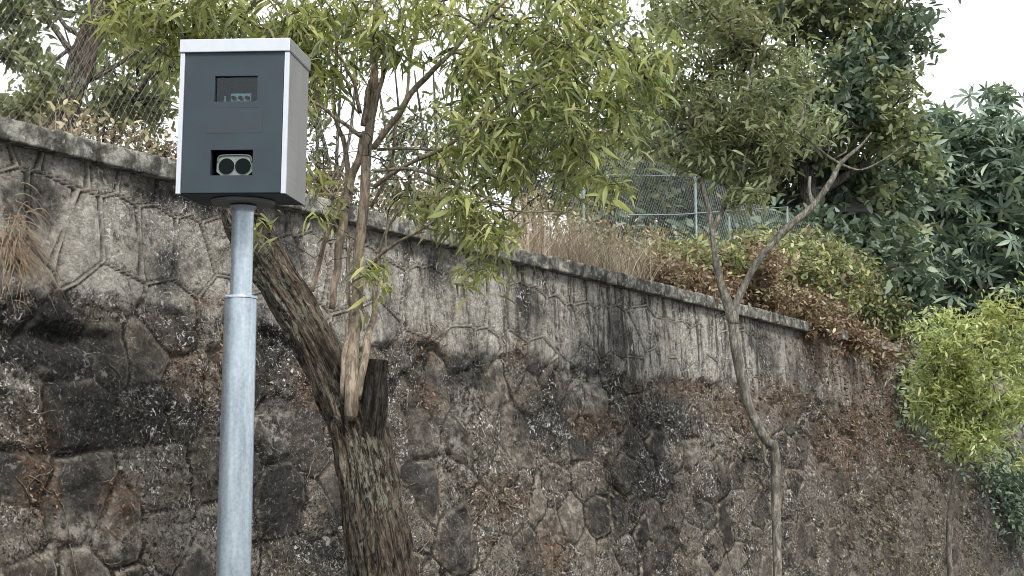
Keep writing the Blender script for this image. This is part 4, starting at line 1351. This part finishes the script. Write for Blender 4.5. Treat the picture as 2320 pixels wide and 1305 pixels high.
for pts, r in grow([dense(q, .4) for q in PF], PB, .6, .010, .12):
    mb.tube(pts, r, 5)
mb.build('branches', m_bark_twig, eF)
Q, D, S = leaves_on(PB, .47, 5, 'flat', .4, .32)
crown_mesh('foliage', eF, [m_lf_teal], [(Q, D, S, T_PALM, 0)])

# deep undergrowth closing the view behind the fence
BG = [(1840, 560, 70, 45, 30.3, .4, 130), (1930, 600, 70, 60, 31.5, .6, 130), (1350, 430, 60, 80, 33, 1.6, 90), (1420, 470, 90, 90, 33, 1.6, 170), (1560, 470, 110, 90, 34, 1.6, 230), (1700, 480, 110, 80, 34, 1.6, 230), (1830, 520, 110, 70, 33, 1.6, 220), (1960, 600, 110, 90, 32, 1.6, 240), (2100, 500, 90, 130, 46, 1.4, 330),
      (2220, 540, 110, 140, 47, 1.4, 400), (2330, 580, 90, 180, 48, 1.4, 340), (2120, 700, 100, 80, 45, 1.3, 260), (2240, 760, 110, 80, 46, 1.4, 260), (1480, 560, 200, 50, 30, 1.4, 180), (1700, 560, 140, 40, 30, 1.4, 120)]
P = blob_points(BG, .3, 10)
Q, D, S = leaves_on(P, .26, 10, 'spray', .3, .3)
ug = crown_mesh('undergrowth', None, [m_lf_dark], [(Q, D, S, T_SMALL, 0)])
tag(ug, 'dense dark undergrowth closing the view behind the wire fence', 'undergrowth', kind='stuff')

# creeper shading the far foot of the wall, lower right
def on_wall(blobs, off):
    P = []
    for px, py, rx, ry, nn in blobs:
        x = px + rng.normal(0, .5, nn) * rx; y = py + rng.normal(0, .5, nn) * ry
        for a, b_ in zip(x, y):
            t_, z_ = wtz(a, b_)
            P.append(W(t_, z_, off - rng.random() * .25))
    return np.array(P)
P = on_wall([(2270, 1120, 40, 110, 260), (2240, 1070, 60, 40, 120), (2150, 980, 80, 60, 120), (2040, 880, 50, 80, 130)], -.35)
Q, D, S = leaves_on(P, .14, 8, 'droop', .3, .16)
cw = crown_mesh('wall_creeper', None, [m_lf_dark], [(Q, D, S, T_SMALL, 0)])
tag(cw, 'dark green creeper hanging down the far end of the stone wall', 'creeper', kind='stuff')

# ---------------------------------------------------------------- ground cover spilling over the coping
def wallY(px, off):
    d = ray(px, 600); k = ((WORG + WN * off - CAM) @ WN) / (d @ WN)
    return float((CAM + d * k)[1])


def wblob(lst, off):
    return [(px, py, rx, ry, wallY(px, off), dy, nn) for px, py, rx, ry, dy, nn in lst]


PR = blob_points(wblob([(1560, 650, 70, 30, .5, 130), (1640, 660, 60, 35, .5, 150), (1720, 660, 80, 50, .6, 260), (1800, 700, 80, 35, .5, 180), (1880, 730, 70, 30, .5, 110), (1700, 600, 80, 40, .7, 150), (1950, 770, 50, 25, .4, 80), (1830, 745, 60, 25, .4, 110), (1500, 620, 60, 30, .6, 80)], .25) + wblob([(1850, 745, 60, 22, .15, 90), (1930, 775, 60, 26, .15, 110), (1990, 800, 50, 30, .15, 90), (2050, 810, 40, 50, .2, 90)], -.25), .25, 8)
PG = blob_points(wblob([(1790, 625, 80, 36, .5, 200), (1870, 690, 70, 44, .4, 170), (1880, 590, 60, 34, .6, 120), (1940, 640, 60, 40, .6, 130), (1960, 700, 60, 50, .5, 150), (2010, 730, 40, 50, .6, 110), (2040, 790, 30, 50, .5, 90), (1600, 585, 90, 32, .8, 190), (1720, 575, 90, 34, .8, 240), (1830, 580, 80, 44, .8, 260), (1900, 640, 80, 50, .7, 240), (1970, 690, 60, 60, .6, 200), (1990, 750, 40, 40, .5, 90), (1860, 660, 60, 40, .6, 110), (1540, 575, 60, 20, .7, 60)], .7), .25, 8)
q1 = leaves_on(PR, .095, 10, 'spray', .3, .10); q2 = leaves_on(PG, .11, 10, 'spray', .3, .10)
k1 = rng.random(len(q2[0])) < .5
gc = crown_mesh('ground_cover', None, [m_lf_rust, m_lf_fine, m_lf_lime],
                [(*q1, T_SMALL, 0), (q2[0][k1], q2[1][k1], q2[2][k1], T_SMALL, 1), (q2[0][~k1][::2], q2[1][~k1][::2], q2[2][~k1][::2], T_SMALL, 2), (q2[0][~k1][1::2], q2[1][~k1][1::2], q2[2][~k1][1::2], T_SMALL, 0)])
tag(gc, 'rusty and yellow-green creeper spilling over the coping under the fence', 'ground cover', kind='stuff')
# soil mound that carries it
# ---------------------------------------------------------------- dry grass along the coping
m_straw = leaf_mat('straw', [(0, (0.12, 0.093, 0.062)), (.5, (0.25, 0.20, 0.145)), (1, (0.38, 0.33, 0.25))], (0.22, 0.155, 0.115), 1.2, .2)
mb = MB()
Vs, Fs, k = [], [], 0
def blade(base, L, lean, wd):
    n_ = 6
    u = np.linspace(0, 1, n_)
    az_ = rng.random() * 6.28; dr = np.array([math.cos(az_), math.sin(az_), 0])
    P = base + np.outer(u * L, [0, 0, 1]) * (1 - .25 * lean * u)[:, None] + np.outer(lean * L * u ** 2, dr)
    sd_ = np.array([-dr[1], dr[0], 0.0]) if rng.random() < .5 else np.array([1.0, 0, 0])
    h = (wd * (1 - u * .85))[:, None]
    V = np.stack([P - sd_ * h, P + sd_ * h], 1).reshape(-1, 3)
    F = [(2 * a, 2 * a + 1, 2 * a + 3, 2 * a + 2) for a in range(n_ - 1)]
    return V, np.array(F)
for (x0_, x1_, off0, off1, nb, L0, L1) in [(1150, 1330, .1, 1.6, 1300, .35, 1.05), (1300, 1560, .1, 1.6, 1700, .35, 1.1), (1040, 1180, .2, 1.5, 380, .2, .7), (60, 210, .2, 1.2, 260, .1, .45), (215, 400, .3, 1.5, 220, .1, .3),
                                           (700, 1040, .3, 1.5, 420, .1, .45), (1560, 1800, .2, 1.2, 420, .2, .7), (-200, 60, .2, 1.2, 150, .1, .4)]:
    for q in range(nb):
        px = rng.uniform(x0_, x1_); off = rng.uniform(off0, off1)
        t_, _ = wtz(px, 600, off)
        z_ = WTOP + CH - .06 if off < .36 else WTOP + .16
        V, F = blade(W(t_, z_, off), rng.uniform(L0, L1), abs(rng.normal(.5, .45)), rng.uniform(.004, .010))
        Vs.append(V); Fs.append(F + k); k += len(V)
gr = link('dry_grass', np_mesh('dry_grass', np.vstack(Vs), np.vstack(Fs), False), None, [m_straw])
tag(gr, 'dry straw-coloured grass standing along the wall top', 'grass', kind='stuff')
# dead leaf clutter tangled in it
P = blob_points(wblob([(1230, 510, 80, 40, .5, 60), (1350, 520, 90, 50, .6, 80), (1450, 560, 80, 40, .6, 70), (1200, 460, 60, 30, .6, 28), (170, 270, 60, 14, .3, 14), (280, 325, 80, 12, .4, 14), (940, 300, 0.1, .1, .1, 2)], .8), .3, 6)
Q, D, S = leaves_on(P, .065, 9, 'any', .35, .12)
dl = crown_mesh('dead_leaves', None, [m_lf_straw], [(Q, D, S, T_SMALL, 0)])
tag(dl, 'curled dead leaves tangled in the dry grass on the wall top', 'leaf litter', kind='stuff')

# ---------------------------------------------------------------- wire fence
m_wire = plain('wire', (0.34, 0.37, 0.36), .5, .5, .15, 8, 0)
m_post = plain('fence_post_paint', (0.18, 0.22, 0.21), .6, .3, .2, 10, .2)
OFF = 1.15
tops = [(1370, 300), (1500, 345), (1640, 392), (1780, 430), (1850, 465), (1960, 520), (2040, 560)]
tt = np.array([wtz(a, b_, OFF) for a, b_ in tops])
ztopf = lambda t_: np.interp(t_, np.concatenate([[tt[0, 0] - 2], tt[:, 0]]), np.concatenate([[WTOP + 2.35], tt[:, 1]]))
t0f = wtz(1322, 400, OFF)[0]
fe = empty('wire_fence', W(t0f, WTOP + .1, OFF), 'chain-link wire fence on thin grey posts along the top of the stone wall', 'fence')
Tf0, Tf1 = -6.0, tt[-1, 0]
mb = MB()
pitch = .062
z0 = WTOP + .12
for sgn in (1, -1):
    for ts in np.arange(Tf0 - 3, Tf1 + 3, pitch * 1.25):
        pts = []
        for u in np.linspace(0, 1, 9):
            z = z0 + u * 2.6; t_ = ts + sgn * (z - z0) * .62
            if t_ < Tf0 or t_ > Tf1 or z > ztopf(t_): continue
            off = OFF + .05 * math.sin(t_ * 1.1) + .03 * math.sin(z * 3 + t_)
            pts.append(W(t_ + .02 * math.sin(z * 5 + ts), z, off))
        if len(pts) > 1: mb.tube(pts, .0011 + .00008 * max(0, ts), 3)
mb.build('wire_mesh', m_wire, fe)
for px, pt, wd in [(1322, 392, 6), (1575, 398, 6), (1652, 485, 5), (1783, 468, 6), (1948, 528, 6)]:
    d = wtz(px, pt, OFF - .05)
    mb = MB()
    mb.tube([W(d[0], WTOP - .1, OFF - .05), W(d[0], d[1], OFF - .05)], wd / 2 / FPX * at(px, pt, wallY(px, OFF))[1], 8)
    mb.build('post', m_post, fe)
mb = MB()
mb.tube([wpx(1425, 487, OFF - .06), wpx(1540, 486, OFF - .06), wpx(1650, 478, OFF - .06), wpx(1783, 469, OFF - .06)], .011, 6)
mb.tube([wpx(1322, 395, OFF - .06), wpx(1450, 397, OFF - .06), wpx(1575, 400, OFF - .06)], .006, 5)
mb.build('rail', m_post, fe)

# ---------------------------------------------------------------- hut roof behind the fence
Yh = 31.0
m_roof = plain('roof_sheet', (0.035, 0.036, 0.038), .6, .2, .2, 3, .2)
m_hut = plain('hut_wall', (0.10, 0.10, 0.095), .9, 0, .2, 3, .2)
pa, pb_, pc, pd = at(1770, 432, Yh), at(1990, 425, Yh), at(1850, 470, Yh - 1.0), at(2000, 480, Yh - 1.0)
hb = at(1880, 600, Yh + 1); hz_ = bank_base(1880, Yh)[2]
hut = empty('hut', (hb[0], hb[1], hz_), 'dark-roofed hut half hidden by leaves behind the fence', 'hut')
x0h, x1h = at(1805, 500, Yh + 1)[0], at(1905, 500, Yh + 1)[0]
ez, rz = at(1800, 478, Yh)[2], at(1800, 428, Yh)[2] + .25
mb = MB(); mb.box((x0h, Yh + .3, hz_ - 1), (x1h, Yh + 3, ez)); mb.build('wall', m_hut, hut, False)
mb = MB()
xa_, xb_ = x0h - .35, x1h + .35
V = [(xa_, Yh - .1, ez), (xb_, Yh - .1, ez), (xb_, Yh + 3.4, ez), (xa_, Yh + 3.4, ez), (xa_, Yh + 1.65, rz), (xb_, Yh + 1.65, rz)]
V2 = [(x, y, z - .06) for x, y, z in V]
F = [(0, 1, 5, 4), (3, 4, 5, 2), (6, 10, 11, 7), (9, 8, 11, 10), (0, 6, 7, 1), (2, 8, 9, 3), (0, 4, 10, 6), (4, 3, 9, 10), (1, 7, 11, 5), (5, 11, 8, 2)]
mb.add(V + V2, F); mb.build('roof', m_roof, hut, False)

# ---------------------------------------------------------------- moss, dead creeper and roots on the wall face
m_moss = leaf_mat('dry_moss', [(0, (0.04, 0.027, 0.018)), (.5, (0.11, 0.07, 0.044)), (1, (0.21, 0.145, 0.095))], None, 1, .15)
m_weed = leaf_mat('wall_weed', [(0, (0.03, 0.035, 0.018)), (.5, (0.08, 0.08, 0.04)), (1, (0.17, 0.15, 0.09))], (0.10, 0.07, 0.045), 1.5, .2)
Hs = -V[0][0] if False else None
hg = hgt + batter
def surf(t_, z_):
    i_ = np.clip(np.searchsorted(Tn, t_), 0, len(Tn) - 1); j_ = np.clip(np.searchsorted(Zn, z_), 0, len(Zn) - 1)
    return hg[i_, j_]
def scatter(mask_lo, n_, tmin=-3, tmax=40, zmin=-1.5, zmax=WTOP - .02, mask=None):
    u = rng.random(n_ * 8)
    t_ = WA[1] / WD[1] * ((1 + (tmax) * WD[1] / WA[1]) ** u - 1) - 0 + tmin * (1 - u)
    z_ = rng.uniform(zmin, zmax, n_ * 8)
    i_ = np.clip(np.searchsorted(Tn, t_), 0, len(Tn) - 1); j_ = np.clip(np.searchsorted(Zn, z_), 0, len(Zn) - 1)
    m = mask[i_, j_]
    k = (m > rng.random(len(m)) * (1 - mask_lo) + mask_lo)
    t_, z_ = t_[k][:n_], z_[k][:n_]
    h = surf(t_, z_)
    return WORG + WD * t_[:, None] + WN * (-(h + .004))[:, None] + np.stack([0 * z_, 0 * z_, z_], -1), t_
Pm, tm_ = scatter(.25, 9000, mask=np.clip(rust * 1.0, 0, 1))
D = rng.normal(0, 1, Pm.shape) * [1, 1, .8] - WN * .9 + [0, 0, -.5]
ms1 = crown_mesh('wall_moss', None, [m_moss], [(Pm, D, np.clip(rng.normal(.035, .012, len(Pm)), .015, .07) * (1 + tm_ * .03), T_SMALL, 0)])
tag(ms1, 'rusty brown dry moss clinging to the stones of the wall', 'moss', kind='stuff')
weedmask = np.clip((1 - band) * (fbm(TT * .9, ZZ * .9, 0, 4, 88) * 2.2 + .12) + brown * .6, 0, 1)
Pm, tm_ = scatter(.15, 12000, mask=weedmask)
D = rng.normal(0, 1, Pm.shape) * [1, 1, .8] - WN * .8 + [0, 0, -.7]
ms2 = crown_mesh('wall_weeds', None, [m_weed], [(Pm, D, np.clip(rng.normal(.04, .016, len(Pm)), .015, .09) * (1 + tm_ * .03), T_SMALL, 0)])
tag(ms2, 'withered small weeds and dead creeper on the rubble face of the wall', 'weeds', kind='stuff')
m_root = bark_mat('dry_root', (0.10, 0.075, 0.05), (0.36, 0.29, 0.21), None, 20, 5, .2)
mb = MB()
Pm, tm_ = scatter(.1, 420, mask=np.clip((1 - band) + .12, 0, 1), zmax=WTOP - .3)
for p0, t_ in zip(Pm, tm_):
    L = rng.uniform(.15, .7); n_ = 7
    z_ = p0[2]; pts = []
    a = rng.normal(-1.5, .6); tcur, zcur = t_, z_
    for q in range(n_):
        pts.append(W(tcur, zcur, -(surf(tcur, zcur) + .012)))
        a += rng.normal(0, .35); tcur += math.cos(a) * L / n_; zcur += math.sin(a) * L / n_
    mb.tube(pts, np.linspace(.006, .0025, n_) * (1 + t_ * .02), 4)
rt = mb.build('dry_roots', m_root)
tag(rt, 'thin dry roots and stems creeping over the wall stones', 'roots', kind='stuff')
# pale dry tuft hanging from the wall at the left edge
mb = MB()
cpt = wpx(15, 560)
for q in range(170):
    a = rng.uniform(0, 6.28); L = rng.uniform(.12, .34)
    dr = WD * math.cos(a) * .9 - WN * rng.uniform(.3, .9) + np.array([0, 0, rng.uniform(-.2, .9)])
    dr = dr / np.linalg.norm(dr)
    b0 = cpt + WD * rng.normal(0, .10) + np.array([0, 0, rng.normal(0, .16)]) - WN * (.10)
    u = np.linspace(0, 1, 7)[:, None]
    mb.tube(b0 + dr * L * u + np.array([0, 0, -1]) * L * 1.1 * u ** 2, np.linspace(.0045, .0012, 7), 3)
tf = mb.build('dry_fern_tuft', plain('tuft_straw', (0.30, 0.22, 0.145), .8, 0, .3, 6, 0))
tag(tf, 'pale brown dry fern tuft hanging on the wall at the left edge', 'plant')
